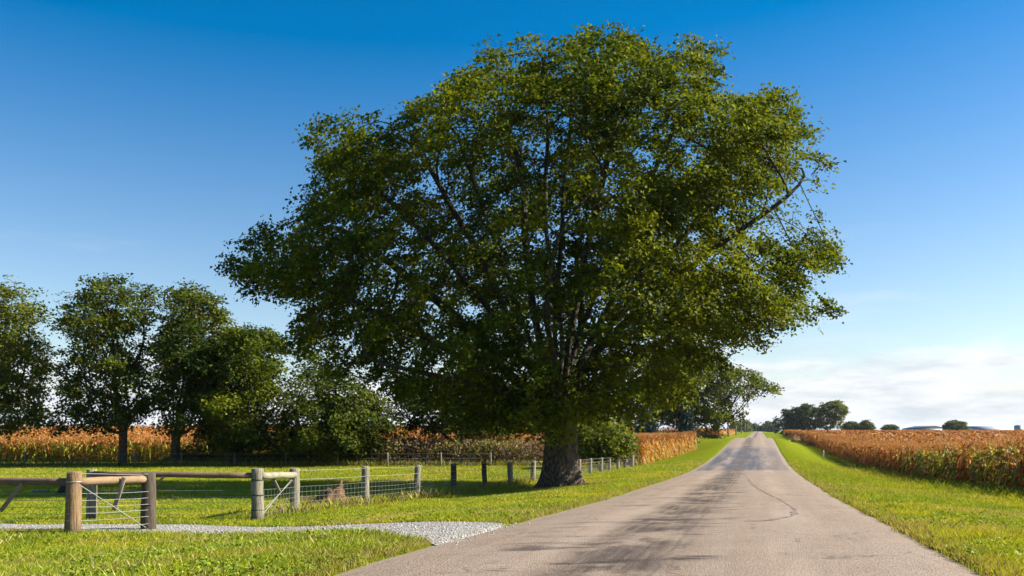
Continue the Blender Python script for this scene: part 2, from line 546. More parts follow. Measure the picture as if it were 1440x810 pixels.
# seam on the crown of the road and dusty shoulders
seam = t.rng(t.math('ABSOLUTE', t.math('SUBTRACT', S, t.math('MULTIPLY', t.math('SUBTRACT', t.noise(t.mapv(Q, (0, 0.3, 1)), 3.0), 0.5), 0.25))), 0.01, 0.045, 1, 0)
c = t.mix(t.math('MULTIPLY', seam, 0.35), c, (0.06, 0.05, 0.045))
c = t.mix(t.rng(t.math('ABSOLUTE', S), 2.9, 3.35, 0, 0.55), c, (0.27, 0.21, 0.145))
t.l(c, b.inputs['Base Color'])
b.inputs['Roughness'].default_value = 0.82
b.inputs['Specular IOR Level'].default_value = 0.3
t.l(t.bump(t.math('ADD', chips.outputs['Distance'], grain), 0.7, 0.012), b.inputs['Normal'])
M_ROAD = m

m, nt, b = new_mat('pale gravel')
t = NT(nt)
P = t.pos()
v = t.n('ShaderNodeTexVoronoi'); v.inputs['Scale'].default_value = 26; t.l(P, v.inputs['Vector'])
cs = t.n('ShaderNodeSeparateColor'); t.l(v.outputs['Color'], cs.inputs[0])
c = t.mix(t.rng(cs.outputs[0], 0, 1), (0.21, 0.197, 0.18), (0.43, 0.405, 0.37))
c = t.mix(t.rng(v.outputs['Distance'], 0.35, 0.75, 0, 0.7), c, (0.07, 0.065, 0.055))
c = t.mix(t.rng(t.noise(P, 1.7, 6, 0.65), 0.50, 0.68, 0, 0.75), c, (0.20, 0.14, 0.07))
t.l(c, b.inputs['Base Color'])
b.inputs['Roughness'].default_value = 0.9
t.l(t.bump(v.outputs['Distance'], 1.0, 0.03), b.inputs['Normal'])
M_GRAVEL = m

m, nt, b = new_mat('bitumen crack seal')
b.inputs['Base Color'].default_value = (0.165, 0.120, 0.086, 1)
b.inputs['Roughness'].default_value = 0.6
M_TAR = m

m, nt, b = new_mat('corn canopy')
t = NT(nt)
P = t.pos()
c = t.mix(t.rng(t.noise(P, 1.4, 6, 0.7), 0.35, 0.65), (0.12, 0.050, 0.012), (0.36, 0.18, 0.05))
c = t.mix(t.rng(t.noise(P, 0.03, 4, 0.6), 0.4, 0.65, 0, 0.5), c, (0.28, 0.15, 0.045))
t.l(c, b.inputs['Base Color'])
b.inputs['Roughness'].default_value = 1.0
b.inputs['Specular IOR Level'].default_value = 0.05
t.l(t.bump(t.noise(P, 3.0, 5, 0.7), 1.0, 0.5), b.inputs['Normal'])
M_CANOPY = m

m, nt, b = new_mat('split stump wood')
t = NT(nt)
P = t.pos()
g = t.noise(t.mapv(P, (1, 1, 0.22)), 22, 6, 0.7)
c = t.mix(t.rng(g, 0.35, 0.62), (0.040, 0.022, 0.011), (0.18, 0.100, 0.045))
c = t.mix(t.rng(t.noise(P, 5, 4), 0.5, 0.66), c, (0.10, 0.065, 0.045))
t.l(c, b.inputs['Base Color'])
b.inputs['Roughness'].default_value = 0.95
t.l(t.bump(g, 1.0, 0.06), b.inputs['Normal'])
M_STUMP = m

# ------------------------------------------------------------------ ground, road, lane
def structure(o):
    o['kind'] = 'structure'
    return o
def grid_obj(name, ys, ss, zfun, material):
    YG, SG = np.meshgrid(ys, ss, indexing='ij')
    XG = SG + SL * YG + S0
    Z = zfun(XG, YG, SG)
    v = np.stack([XG, YG, Z], -1).reshape(-1, 3)
    n, k = len(ys), len(ss)
    i = np.arange(n - 1)[:, None] * k; j = np.arange(k - 1)[None, :]
    q = np.stack([i + j, i + j + 1, i + k + j + 1, i + k + j], -1).reshape(-1, 4)
    mb = MB(); mb.add(v, q)
    return mb.build(name, material, smooth=True)
ys = np.concatenate([np.arange(-80, 0, 8), np.arange(0, 60, 0.6), np.arange(60, 180, 2), np.arange(180, 420, 8), np.geomspace(420, 5000, 40)])
sp_ = np.concatenate([[0, 1.6, 3.0, 3.15, 3.32, 3.6, 4], np.arange(4.6, 14, 0.6), np.arange(14, 60, 2.5), np.geomspace(60, 4500, 36)])
ss = np.concatenate([-sp_[::-1][:-1], sp_])
def gsurf(X, Y, S_):
    return ground(X, Y) + np.where(np.abs(S_) < 3.2, -0.09, -0.005)
structure(grid_obj('ground', ys, ss, gsurf, M_GROUND))
ysr = np.concatenate([np.arange(-40, 60, 0.5), np.arange(60, 200, 2), np.geomspace(200, 3000, 60)])
mb = MB()
u = np.linspace(-1, 1, 15)
YG, UG = np.meshgrid(ysr, u, indexing='ij')
ed = np.where(UG > 0, road_edge(YG, 1), road_edge(YG, -1))
SG = UG * ed
XG = SG + SL * YG + S0
Z = EYE - h_road(YG) + 0.045 * (1 - UG ** 2) + 0.008
Z = np.where(np.abs(UG) > 0.99, Z - 0.035, Z)
k = len(u)
i = np.arange(len(ysr) - 1)[:, None] * k; j = np.arange(k - 1)[None, :]
mb.add(np.stack([XG, YG, Z], -1).reshape(-1, 3), np.stack([i + j, i + j + 1, i + k + j + 1, i + k + j], -1).reshape(-1, 4))
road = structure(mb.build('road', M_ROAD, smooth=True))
# sealed crack wandering across the right lane
tp = np.array([(1043, 664), (1050, 672), (1060, 682), (1078, 693), (1096, 702), (1114, 712), (1123, 719), (1113, 726), (1085, 731), (1050, 733)], float)
tw = []
for px, py in tp:
    Yk = np.linspace(8, 90, 6000)
    zz = EYE - (py - HY) / F * Yk
    ii = int(np.argmax(zz <= EYE - h_road(Yk) + 0.05))
    tw.append((((px - CX) / F) * Yk[ii], Yk[ii]))
tw = np.array(tw)
tt = np.linspace(0, len(tw) - 1, 120)
txy = np.stack([np.interp(tt, np.arange(len(tw)), tw[:, 0]), np.interp(tt, np.arange(len(tw)), tw[:, 1])], -1)
txy[:, 0] += (fnoise(tt * 1.1, tt * 0 + 4) - 0.5) * 0.25 + (fnoise(tt * 7.0, tt * 0 + 14) - 0.5) * 0.05
txy[:, 1] += (fnoise(tt * 6.0, tt * 0 + 24) - 0.5) * 0.15
d = np.gradient(txy, axis=0); d /= np.linalg.norm(d, axis=1, keepdims=True)
nrm = np.stack([-d[:, 1], d[:, 0]], -1)
wd = np.maximum(0.003, 0.17 * (fnoise(tt * 4, tt * 0 + 8) - 0.28))
def road_z(X, Y):
    uu = s_of(X, Y) / 3.3
    return EYE - h_road(Y) + 0.045 * (1 - uu ** 2) + 0.008
mb = MB()
L, Rr = txy + nrm * wd[:, None], txy - nrm * wd[:, None]
V = np.stack([np.column_stack([L, road_z(L[:, 0], L[:, 1]) + 0.006]), np.column_stack([Rr, road_z(Rr[:, 0], Rr[:, 1]) + 0.006])], 1).reshape(-1, 3)
i = np.arange(len(txy) - 1) * 2
mb.add(V, np.stack([i, i + 1, i + 3, i + 2], -1))
mb.build('sealed_crack', M_TAR, road)

mb = MB()
xs = np.concatenate([np.arange(-60, -10, 1.0), np.arange(-10, -0.05, 0.12)])
rows = []
for x in xs:
    y0, y1 = float(lane_near(x)), float(lane_far(x))
    # stop at the road edge
    ye = (x - S0 + 3.12) / SL
    y0 = max(y0, min(ye, y1)) if ye > y0 and x > -1.6 else y0
    yy = np.linspace(min(y0, ye) if ye > 0 else y0, y1, 8) if x > -1.1 else np.linspace(y0, y1, 8)
    if x > -1.1:
        yy = np.linspace(max(y0, ye + 0.0), max(y1, ye), 8)
    z = ground(np.full(8, x), yy) + 0.012 - 0.06 * smooth01(s_of(x, yy), -3.27, -3.14)
    rows.append(np.column_stack([np.full(8, x), yy, z]))
V = np.array(rows).reshape(-1, 3)
i = np.arange(len(xs) - 1)[:, None] * 8; j = np.arange(7)[None, :]
mb.add(V, np.stack([i + j, i + j + 1, i + 8 + j + 1, i + 8 + j], -1).reshape(-1, 4))
structure(mb.build('gravel_lane', M_GRAVEL, smooth=True))

# loose stones of the lane
mb = MB()
n = 16000
Xs = rng.uniform(-13, 0.3, n); Ys = rng.uniform(9.5, 19, n)
k = (Ys > lane_near(Xs) - 0.25 * rng.random(n) ** 2) & (Ys < lane_far(Xs) + 0.2 * rng.random(n) ** 2) & (s_of(Xs, Ys) < -2.6 - 0.7 * rng.random(n))
Xs, Ys = Xs[k], Ys[k]
n = len(Xs)
oc = np.array([(1, 0, 0), (0, 1, 0), (-1, 0, 0), (0, -1, 0), (0, 0, 0.8), (0, 0, -0.8)], float)
rs = rng.uniform(0.005, 0.015, n) * rng.uniform(0.7, 1.5, n)
zz = np.maximum(ground(Xs, Ys) + 0.016, 0)
zz = ground(Xs, Ys) + 0.012 + rs * 0.3
V = np.column_stack([Xs, Ys, zz])[:, None, :] + oc[None] * rs[:, None, None] * rng.uniform(0.6, 1.3, (n, 6, 1))
fo = np.array([(0, 1, 4), (1, 2, 4), (2, 3, 4), (3, 0, 4), (1, 0, 5), (2, 1, 5), (3, 2, 5), (0, 3, 5)])
g_ = rng.uniform(0.18, 0.46, (n, 1)) * np.array([[1, 0.95, 0.88]])
mb.add(V.reshape(-1, 3), (np.arange(n)[:, None, None] * 6 + fo[None]).reshape(-1, 3), np.repeat(g_, 6, 0))
gm_, nt, b = new_mat('loose stone')
t = NT(nt)
t.l(t.n('ShaderNodeVertexColor', layer_name='Col').outputs[0], b.inputs['Base Color'])
b.inputs['Roughness'].default_value = 0.9
o = mb.build('gravel', gm_)
o['kind'] = 'stuff'; o['label'] = 'loose pale stones on the gravel lane'; o['category'] = 'gravel'

# ------------------------------------------------------------------ trees
def unit(a):
    return a / (np.linalg.norm(a, axis=-1, keepdims=True) + 1e-9)
def inside(poly, x, z):
    r = np.zeros(len(x), bool)
    n = len(poly); j = n - 1
    for i in range(n):
        xi, zi = poly[i]; xj, zj = poly[j]
        c = ((zi > z) != (zj > z)) & (x < (xj - xi) * (z - zi) / (zj - zi + 1e-12) + xi)
        r ^= c
        j = i
    return r
def edge_dist(poly, x, z):
    d = np.full(len(x), 1e9)
    n = len(poly)
    for i in range(n):
        a, b_ = np.array(poly[i]), np.array(poly[(i + 1) % n])
        ab = b_ - a
        t_ = np.clip(((x - a[0]) * ab[0] + (z - a[1]) * ab[1]) / (ab @ ab + 1e-9), 0, 1)
        d = np.minimum(d, np.hypot(x - a[0] - t_ * ab[0], z - a[1] - t_ * ab[1]))
    return d
def sample_crown(poly, yc, depth, n, inset, shell=0.5, dmax=None):
    P_ = np.array(poly)
    lo, hi = P_.min(0), P_.max(0)
    out = []
    tot = 0
    while tot < n:
        x = rng.uniform(lo[0], hi[0], 4000); z = rng.uniform(lo[1], hi[1], 4000)
        k = inside(poly, x, z)
        x, z = x[k], z[k]
        dd = edge_dist(poly, x, z)
        k = dd > inset
        x, z, dd = x[k], z[k], dd[k]
        dm = dmax or 0.42 * min(hi - lo)
        q = np.clip(dd / dm, 0, 1)
        D = depth * np.sqrt(1 - (1 - q) ** 2)
        u_ = rng.uniform(-1, 1, len(x))
        keep = (rng.random(len(x)) < D / depth + 0.12) & ((np.abs(u_) > 0.55) | (q < 0.35) | (rng.random(len(x)) > shell))
        yq = yc + D * u_
        xq, zq = x * yc / yq, EYE + (z - EYE) * yc / yq      # a rounded crown must not bulge past its own outline towards us
        keep &= inside(poly, xq, zq)
        keep[keep] &= edge_dist(poly, xq[keep], zq[keep]) > inset * 0.8
        p = np.column_stack([x, yq, z])[keep]
        out.append(p); tot += len(p)
    return np.concatenate(out)[:n]
def colonise(nodes, parent, attr, step, kill, iters, max_child=4, jitter=0.12, lift=0.05):
    nodes = [np.array(p) for p in nodes]; parent = list(parent)
    N = np.array(nodes)
    d = np.linalg.norm(attr[:, None, :] - N[None], axis=2)
    near = d.argmin(1); dist = d.min(1)
    alive = np.ones(len(attr), bool)
    kids = {}
    for _ in range(iters):
        idx = np.where(alive)[0]
        if len(idx) == 0:
            break
        N = np.array(nodes)
        vec = unit(attr[idx] - N[near[idx]])
        # only attractors not hopelessly far from the frontier pull
        uq, inv = np.unique(near[idx], return_inverse=True)
        sm = np.zeros((len(uq), 3))
        np.add.at(sm, inv, vec)
        new = []
        for a_, s_ in zip(uq, sm):
            if kids.get(a_, 0) >= max_child:
                alive[idx[near[idx] == a_]] = False
                continue
            kids[a_] = kids.get(a_, 0) + 1
            dr = s_ / (np.linalg.norm(s_) + 1e-9) + rng.normal(0, jitter, 3) + np.array([0, 0, lift])
            dr /= np.linalg.norm(dr)
            new.append((a_, nodes[a_] + dr * step))
        if not new:
            break
        st = len(nodes)
        for a_, p in new:
            nodes.append(p); parent.append(a_)
        NP = np.array([p for _, p in new])
        idx = np.where(alive)[0]
        if len(idx) == 0:
            break
        dn = np.linalg.norm(attr[idx][:, None, :] - NP[None], axis=2)
        bi = dn.argmin(1); bd = dn.min(1)
        imp = bd < dist[idx]
        dist[idx[imp]] = bd[imp]; near[idx[imp]] = st + bi[imp]
        alive[dist < kill] = False
    return np.array(nodes), np.array(parent)
def pipe(nodes, parent, tip, expo=2.3):
    n = len(nodes)
    acc = np.zeros(n)
    r = np.zeros(n)
    for i in range(n - 1, -1, -1):
        r[i] = max(tip, acc[i] ** (1 / expo))
        if parent[i] >= 0:
            acc[parent[i]] += r[i] ** expo
    return r
def leaves(mb, cen, size, pal, nup=0.55, outward=None, var=0.25, tint=None):
    """leaf-sized folded quads at cen"""
    n = len(cen)
    nr = rng.normal(0, 1, (n, 3)); nr[:, 2] += nup * 2.2
    if outward is not None:
        nr += outward * 0.9
    nr = unit(nr)
    a_ = unit(np.cross(nr, rng.normal(0, 1, (n, 3))))
    b_ = np.cross(nr, a_)
    L_ = size * rng.uniform(0.55, 1.45, (n, 1)); W_ = L_ * rng.uniform(0.6, 0.85, (n, 1))
    f_ = nr * L_ * 0.14
    v = np.stack([cen - a_ * L_ * 0.5, cen + b_ * W_ * 0.5 + f_ - a_ * L_ * 0.1, cen + a_ * L_ * 0.5 - f_ * 0.8, cen - b_ * W_ * 0.5 + f_ - a_ * L_ * 0.1], 1)
    k = np.arange(n)[:, None] * 4
    fc = np.concatenate([k + np.array([[0, 1, 2]]), k + np.array([[0, 2, 3]])])
    pal = np.asarray(pal, float)
    w = rng.random((n, 1)) if tint is None else np.clip(tint[:, None] + rng.normal(0, 0.22, (n, 1)), 0, 1)
    c = pal[0] * (1 - w) + pal[1] * w
    if len(pal) > 2:
        pick = rng.random(n) < 0.03
        c[pick] = pal[2]
    c = c * rng.uniform(1 - var, 1 + var, (n, 1))
    mb.add(v.reshape(-1, 3), fc, np.repeat(c, 4, 0))

PAL_MAPLE = [(0.026, 0.050, 0.004), (0.160, 0.178, 0.006), (0.17, 0.165, 0.012)]
PAL_DARK = [(0.018, 0.038, 0.004), (0.100, 0.118, 0.006), (0.13, 0.135, 0.012)]
PAL_YEL = [(0.060, 0.085, 0.008), (0.155, 0.165, 0.014), (0.22, 0.19, 0.03)]

def tree(name, label, poly_px, base, depth, nclu, nleaf, lsize, pal, trunk_r, fork, limbs=None, yc=None, clu_r=1.2, per=7,
         step=0.55, shell=0.5, inset=0.5, group=None, cat='tree', tip=0.012, dmax=None, sig=0.36, flare=1.0, density=None, extra=None):
    """base: world point of the foot; poly_px: crown outline as seen in the photo at the distance of the tree"""
    Yb = base[1]
    yc = Yb if yc is None else yc
    poly = [((x - CX) / F * yc, EYE - (y - HY) / F * yc) for x, y in poly_px]
    root = empty(name, tuple(base), label, cat, group)
    bx, by, bz = base
    top = np.array([bx + fork[0], by, bz + fork[1]])
    # trunk nodes
    nodes, par = [], []
    kk = 6
    for q in range(kk + 1):
        f_ = q / kk
        nodes.append(np.array([bx + fork[0] * f_ + (0.12 * trunk_r * math.sin(5 * f_)), by, bz + (top[2] - bz) * f_])); par.append(q - 1)
    trunk_top = kk
    if limbs:
        for lb in limbs:
            prev = trunk_top
            pts = [nodes[trunk_top - (1 if lb[0] else 0)]]
            prev = trunk_top - (1 if lb[0] else 0)
            for (px, py, dy) in lb[1]:
                tgt = np.array([(px - CX) / F * yc, by + dy, EYE - (py - HY) / F * yc])
                seg = tgt - nodes[prev]
                m_ = max(1, int(np.linalg.norm(seg) / (step * 1.4)))
                p0 = nodes[prev].copy()
                for z_ in range(1, m_ + 1):
                    pnt = p0 + seg * z_ / m_ + rng.normal(0, 0.05, 3)
                    nodes.append(pnt); par.append(prev); prev = len(nodes) - 1
    cen = sample_crown(poly, yc, depth, nclu, inset, shell, dmax)
    if density is not None:
        cen = cen[density(cen)]
    if extra is not None:
        cen = np.concatenate([cen, extra])
    at_ = np.repeat(cen, per, 0) + rng.normal(0, 1, (len(cen) * per, 3)) * np.array([clu_r, clu_r, clu_r * 0.36])
    xq_ = at_[:, 0] * yc / at_[:, 1]; zq_ = EYE + (at_[:, 2] - EYE) * yc / at_[:, 1]
    at_ = at_[inside(poly, xq_, zq_)]          # the crown keeps within its outline
    at_ = at_[edge_dist(poly, at_[:, 0] * yc / at_[:, 1], EYE + (at_[:, 2] - EYE) * yc / at_[:, 1]) > inset * 0.35]
    N, Pn = colonise(nodes, par, at_, step, step * 1.0, 90)
    r = pipe(N, Pn, tip)
    sc = trunk_r / r[trunk_top]
    rr = np.where(np.arange(len(N)) <= trunk_top, trunk_r, tip + (r - tip) * np.clip(sc, 0.25, 1.6))
    rr = np.minimum(rr, trunk_r * (0.36 if limbs else 0.6) + (np.arange(len(N)) <= trunk_top) * trunk_r)
    # trunk
    mb = MB()
    tz = np.linspace(0, 1, 26)
    ns = 36
    ang = np.arange(ns) * 2 * math.pi / ns
    ph = rng.uniform(0, 6.28, 4)
    V = []
    for q in tz:
        fl = 1 + flare * 0.62 * math.exp(-q * (top[2] - bz) / (0.55 * trunk_r + 0.12)) + 0.10 * (q > 0.85) * (q - 0.85) / 0.15
        but = 1 + flare * (0.20 * np.cos(5 * ang + ph[0]) + 0.10 * np.cos(3 * ang + ph[1])) * math.exp(-q * (top[2] - bz) / (1.0 * trunk_r + 0.1)) + 0.035 * np.cos(7 * ang + ph[2] + q * 3) + 0.03 * np.cos(4 * ang + ph[3] - q * 2)
        rad = trunk_r * fl * but * (1 - 0.06 * q)
        V.append(np.column_stack([bx + fork[0] * q + rad * np.cos(ang), by + rad * np.sin(ang), np.full(ns, bz - 0.12 + (top[2] + 0.35 - bz) * q)]))
    V = np.array(V).reshape(-1, 3)
    i = np.arange(len(tz) - 1)[:, None] * ns; j = np.arange(ns)[None, :]
    mb.add(V, np.stack([i + j, i + (j + 1) % ns, i + ns + (j + 1) % ns, i + ns + j], -1).reshape(-1, 4))
    mb.build('trunk', M_BARK, root, True, base)
    # limbs and twigs as chains
    mb = MB()
    kids = [[] for _ in range(len(N))]
    for i_ in range(1, len(N)):
        if Pn[i_] >= 0:
            kids[Pn[i_]].append(i_)
    stack = [(trunk_top, c_) for c_ in kids[trunk_top]] + [(trunk_top - 1, c_) for c_ in kids[trunk_top - 1] if c_ != trunk_top]
    stack += [(a_, c_) for a_ in range(trunk_top - 1) for c_ in kids[a_] if c_ > trunk_top]
    while stack:
        a_, c_ = stack.pop()
        ch = [a_, c_]
        while kids[ch[-1]]:
            ks = sorted(kids[ch[-1]], key=lambda z_: -rr[z_])
            for o_ in ks[1:]:
                stack.append((ch[-1], o_))
            ch.append(ks[0])
        rad = rr[ch].copy()
        rad[0] = rad[1] * 1.05
        pts = N[ch].copy()
        if len(pts) > 4:   # soften the growth kinks
            for _ in range(2):
                pts[1:-1] = 0.25 * pts[:-2] + 0.5 * pts[1:-1] + 0.25 * pts[2:]
        mb.tube(pts, rad, 8 if rad[1] > 0.12 else (5 if rad[1] > 0.035 else 3), cap=False)
    mb.build('branches', M_BARK2, root, True, base)
    # foliage
    order = np.where((r < tip * 2.6) & (np.arange(len(N)) > trunk_top + 2))[0]
    K_ = 13
    nsp = nleaf // K_
    nleaf = nsp * K_
    wgt = smooth01(fnoise(N[order, 0] * 0.7 / (sig * 3), N[order, 2] * 0.9 / (sig * 3) + N[order, 1] * 0.4), 0.24, 0.62) + 0.05
    pick = rng.choice(order, nsp, p=wgt / wgt.sum())
    dirs = unit(N[pick] - N[Pn[pick]])
    sc_ = N[pick] + np.clip(rng.normal(0, 1, (nsp, 3)), -1.5, 1.5) * sig * 0.5 + dirs * rng.uniform(0, sig, (nsp, 1))
    ctr = np.array([np.mean([p[0] for p in poly]), yc, np.mean([p[1] for p in poly])])
    sn = unit(np.array([0, 0, 1.0]) + unit(sc_ - ctr) * 0.55 + rng.normal(0, 0.28, (nsp, 3)))
    off_ = np.clip(rng.normal(0, 1, (nsp, K_, 3)), -1.7, 1.7) * sig
    off_ -= 0.86 * (off_ * sn[:, None, :]).sum(2, keepdims=True) * sn[:, None, :]
    cpos = (sc_[:, None, :] + off_).reshape(-1, 3)
    lnorm = np.repeat(sn, K_, 0)
    low = cpos[:, 2] < bz + 0.25
    cpos[low, 2] = bz + 0.25 + rng.random(low.sum()) * 0.3
    cc = np.array([np.mean([p[0] for p in poly]), yc, np.mean([p[1] for p in poly])])
    outw = unit(cpos - cc)
    tint = fnoise(cpos[:, 0] * 0.35 + 11, cpos[:, 2] * 0.45 + cpos[:, 1] * 0.2)
    tint = np.clip((tint - 0.5) * 1.6 + 0.45, 0, 1)
    mb = MB()
    leaves(mb, cpos, lsize, pal, 0.0, lnorm * 2.4, 0.28, tint)
    mb.build('crown', M_LEAF, root, False, base)
    return root

main_poly = [(868, 22), (905, 38), (960, 40), (990, 42), (1030, 65), (1030, 95), (1003, 102), (1030, 122), (1060, 120), (1100, 107), (1128, 140), (1152, 170), (1180, 186),
             (1165, 214), (1135, 222), (1160, 240), (1160, 268), (1130, 284), (1100, 300), (1135, 318), (1172, 314), (1182, 335), (1204, 346), (1187, 375), (1165, 390), (1125, 384),
             (1150, 418), (1175, 434), (1170, 456), (1125, 460), (1090, 475), (1080, 497), (1040, 508), (1000, 545), (955, 572), (900, 590), (840, 606), (760, 622), (690, 618), (640, 600), (590, 590),
             (540, 570), (480, 555), (440, 520), (400, 488), (380, 440), (335, 420), (302, 376), (330, 335), (350, 312), (395, 316), (385, 286), (432, 276), (440, 236), (424, 205), (430, 170), (480, 152), (545, 152),
             (590, 130), (600, 98), (650, 72), (690, 52), (740, 38), (785, 42), (832, 26)]
tb = hit(787, 686)
TRUNK_Y = tb[1]
limbs = [
    (0, [(778, 480, 0.5), (790, 330, 1.0), (800, 190, 0.6), (815, 95, 0.3)]),
    (0, [(800, 470, -1.0), (830, 320, -1.6), (860, 190, -1.2), (905, 100, -1.0)]),
    (0, [(760, 490, 1.0), (740, 350, 1.8), (735, 230, 2.0), (700, 120, 2.2)]),
    (0, [(740, 500, -0.6), (680, 380, -1.5), (620, 280, -2.0), (560, 200, -2.0)]),
    (0, [(830, 480, 0.8), (900, 350, 1.4), (965, 245, 2.0), (1045, 172, 2.0)]),
    (0, [(830, 500, -1.2), (930, 410, -2.0), (1040, 330, -2.5), (1125, 262, -2.2)]),
    (0, [(720, 530, 1.2), (640, 440, 1.6), (540, 360, 1.8), (450, 300, 2.0)]),
    (0, [(700, 540, -1.6), (600, 480, -2.6), (490, 430, -3.0), (440, 398, -3.2)]),
    (0, [(850, 530, 1.6), (960, 460, 2.4), (1070, 410, 2.5), (1145, 362, 2.0)]),
    (0, [(780, 540, -2.6), (760, 460, -5.0), (770, 380, -6.0)]),
    (0, [(800, 540, 3.0), (830, 440, 5.0), (820, 330, 6.0)]),
    (0, [(790, 470, 0.2), (765, 330, -0.6), (770, 200, -0.8), (760, 90, -0.6)]),
    (0, [(815, 470, 0.6), (870, 340, 0.4), (930, 220, 0.2), (985, 120, 0.0)]),
    (0, [(750, 490, -0.2), (700, 350, 0.4), (660, 240, 0.6), (630, 150, 0.6)]),
    (0, [(730, 500, 0.6), (660, 400, 0.6), (580, 310, 0.4), (500, 240, 0.2)]),
    (0, [(835, 490, -0.4), (910, 390, -0.6), (1000, 290, -0.4), (1090, 215, 0.0)]),
    (1, [(720, 560, -2.4), (640, 540, -4.0), (540, 520, -4.6)]),
]
def thin_front(c_):
    # the near side of the crown's middle is open, so that the limbs show
    px = CX + F * c_[:, 0] / c_[:, 1]; py = HY - F * (c_[:, 2] - EYE) / c_[:, 1]
    mid = smooth01(px, 560, 660) * (1 - smooth01(px, 960, 1060)) * smooth01(py, 110, 180) * (1 - smooth01(py, 430, 500))
    # a gap on the sunny side lets light down to the trunk
    sd = np.array(sun_dir); o_ = np.array([tb[0], tb[1], tb[2] + 2.3])
    rel = c_ - o_
    along = rel @ sd
    dist = np.linalg.norm(rel - along[:, None] * sd, axis=1)
    gap = (along > 0) & (dist < 2.1)
    return ~gap & (rng.random(len(c_)) > mid * np.where(c_[:, 1] < TRUNK_Y + 2.0, 0.62, 0.12))
def hang(n, x0, x1, y0, y1, d0, d1):
    # drooping boughs low on the near side
    dY = TRUNK_Y + rng.uniform(d0, d1, n)
    k_ = TRUNK_Y + 0.8
    return np.column_stack([(rng.uniform(x0, x1, n) - CX) / F * k_, dY, EYE - (rng.uniform(y0, y1, n) - HY) / F * k_])
low_boughs = np.concatenate([hang(34, 690, 800, 545, 600, -4.5, -1.0), hang(20, 800, 905, 540, 584, -4.0, -0.5), hang(44, 835, 945, 330, 570, -6.0, -3.0), hang(16, 640, 720, 560, 600, -3, 2),
    hang(12, 1085, 1150, 190, 260, -1.5, 2.5), hang(20, 1090, 1172, 325, 380, -1.8, 2.5), hang(14, 1080, 1150, 395, 450, -1.8, 2.0), hang(9, 1040, 1105, 125, 175, -1, 2),
    hang(14, 335, 410, 335, 410, -1.5, 2), hang(10, 445, 520, 170, 225, -1.5, 1.5), hang(14, 985, 1070, 440, 500, -3, 0)])
tree('maple_tree', 'huge spreading maple with thick flared trunk on the grass verge beside the road', main_poly, tb, 7.6, 760, 290000, 0.155, PAL_MAPLE,
     0.70, (0.10, 3.2), limbs, yc=TRUNK_Y + 0.8, clu_r=0.85, per=6, step=0.46, shell=0.66, inset=0.75, tip=0.013, dmax=5.5, sig=0.29, density=thin_front, extra=low_boughs)

GB = 'trees in the row behind the meadow'
def base_at(px, Y):
    return at(px, Y)
row = [
    ('broadleaf_tree', 'yellow green tree cut off by the left edge of the picture', [(-70, 420), (-25, 386), (8, 377), (40, 395), (74, 432), (72, 480), (84, 520), (66, 560), (86, 592), (50, 612), (0, 622), (-60, 612), (-95, 520)], (-18, 71.5), 4.6, 90, 15000, PAL_YEL, 0.34, (0.2, 2.6)),
    ('broadleaf_tree', 'dark tree with open layered crown and single straight trunk, second from left', [(78, 412), (110, 392), (170, 384), (215, 392), (232, 420), (230, 470), (212, 520), (222, 580), (190, 612), (120, 615), (62, 622), (60, 592), (90, 560), (72, 520), (75, 470)], (172, 70.5), 4.4, 90, 13500, PAL_DARK, 0.34, (0.1, 3.2)),
    ('broadleaf_tree', 'dark pointed tree right of the open crowned straight trunked tree', [(232, 402), (262, 393), (300, 405), (325, 432), (332, 500), (322, 580), (295, 622), (230, 624), (205, 580), (215, 500), (225, 440)], (245, 71.5), 4.4, 90, 16000, PAL_DARK, 0.36, (0.2, 2.6)),
    ('broadleaf_tree', 'low forked tree whose twin stems stand close beside the maple crown', [(318, 442), (360, 455), (402, 470), (400, 520), (404, 560), (392, 612), (350, 642), (300, 632), (288, 560), (300, 490)], (322, 71), 4.2, 70, 15000, PAL_MAPLE, 0.40, (0.1, 1.7)),
    ('broadleaf_tree', 'short bushy tree under the left end of the maple crown', [(420, 503), (445, 490), (475, 520), (520, 540), (562, 560), (566, 620), (525, 648), (420, 652), (380, 634), (386, 570), (402, 530)], (462, 72), 3.8, 80, 16000, PAL_DARK, 0.24, (0.1, 1.0)),
    ('broadleaf_tree', 'dark tree mostly hidden behind the maple crown left of the trunk', [(548, 540), (640, 522), (735, 536), (762, 590), (735, 612), (650, 622), (560, 612)], (640, 76), 3.6, 80, 13000, PAL_DARK, 0.26, (0.1, 1.8)),
]
for nm, lb, poly, (px, Y), dep, ncl, nl, pal, tr, fk in row:
    tree(nm, lb, poly, base_at(px, Y), dep, int(ncl * 1.6), int(nl * 1.8), 0.24, pal, tr, fk, None, clu_r=1.0, per=6, step=0.6, shell=0.5, inset=0.6, group=GB, tip=0.018, sig=0.42, flare=0.5)
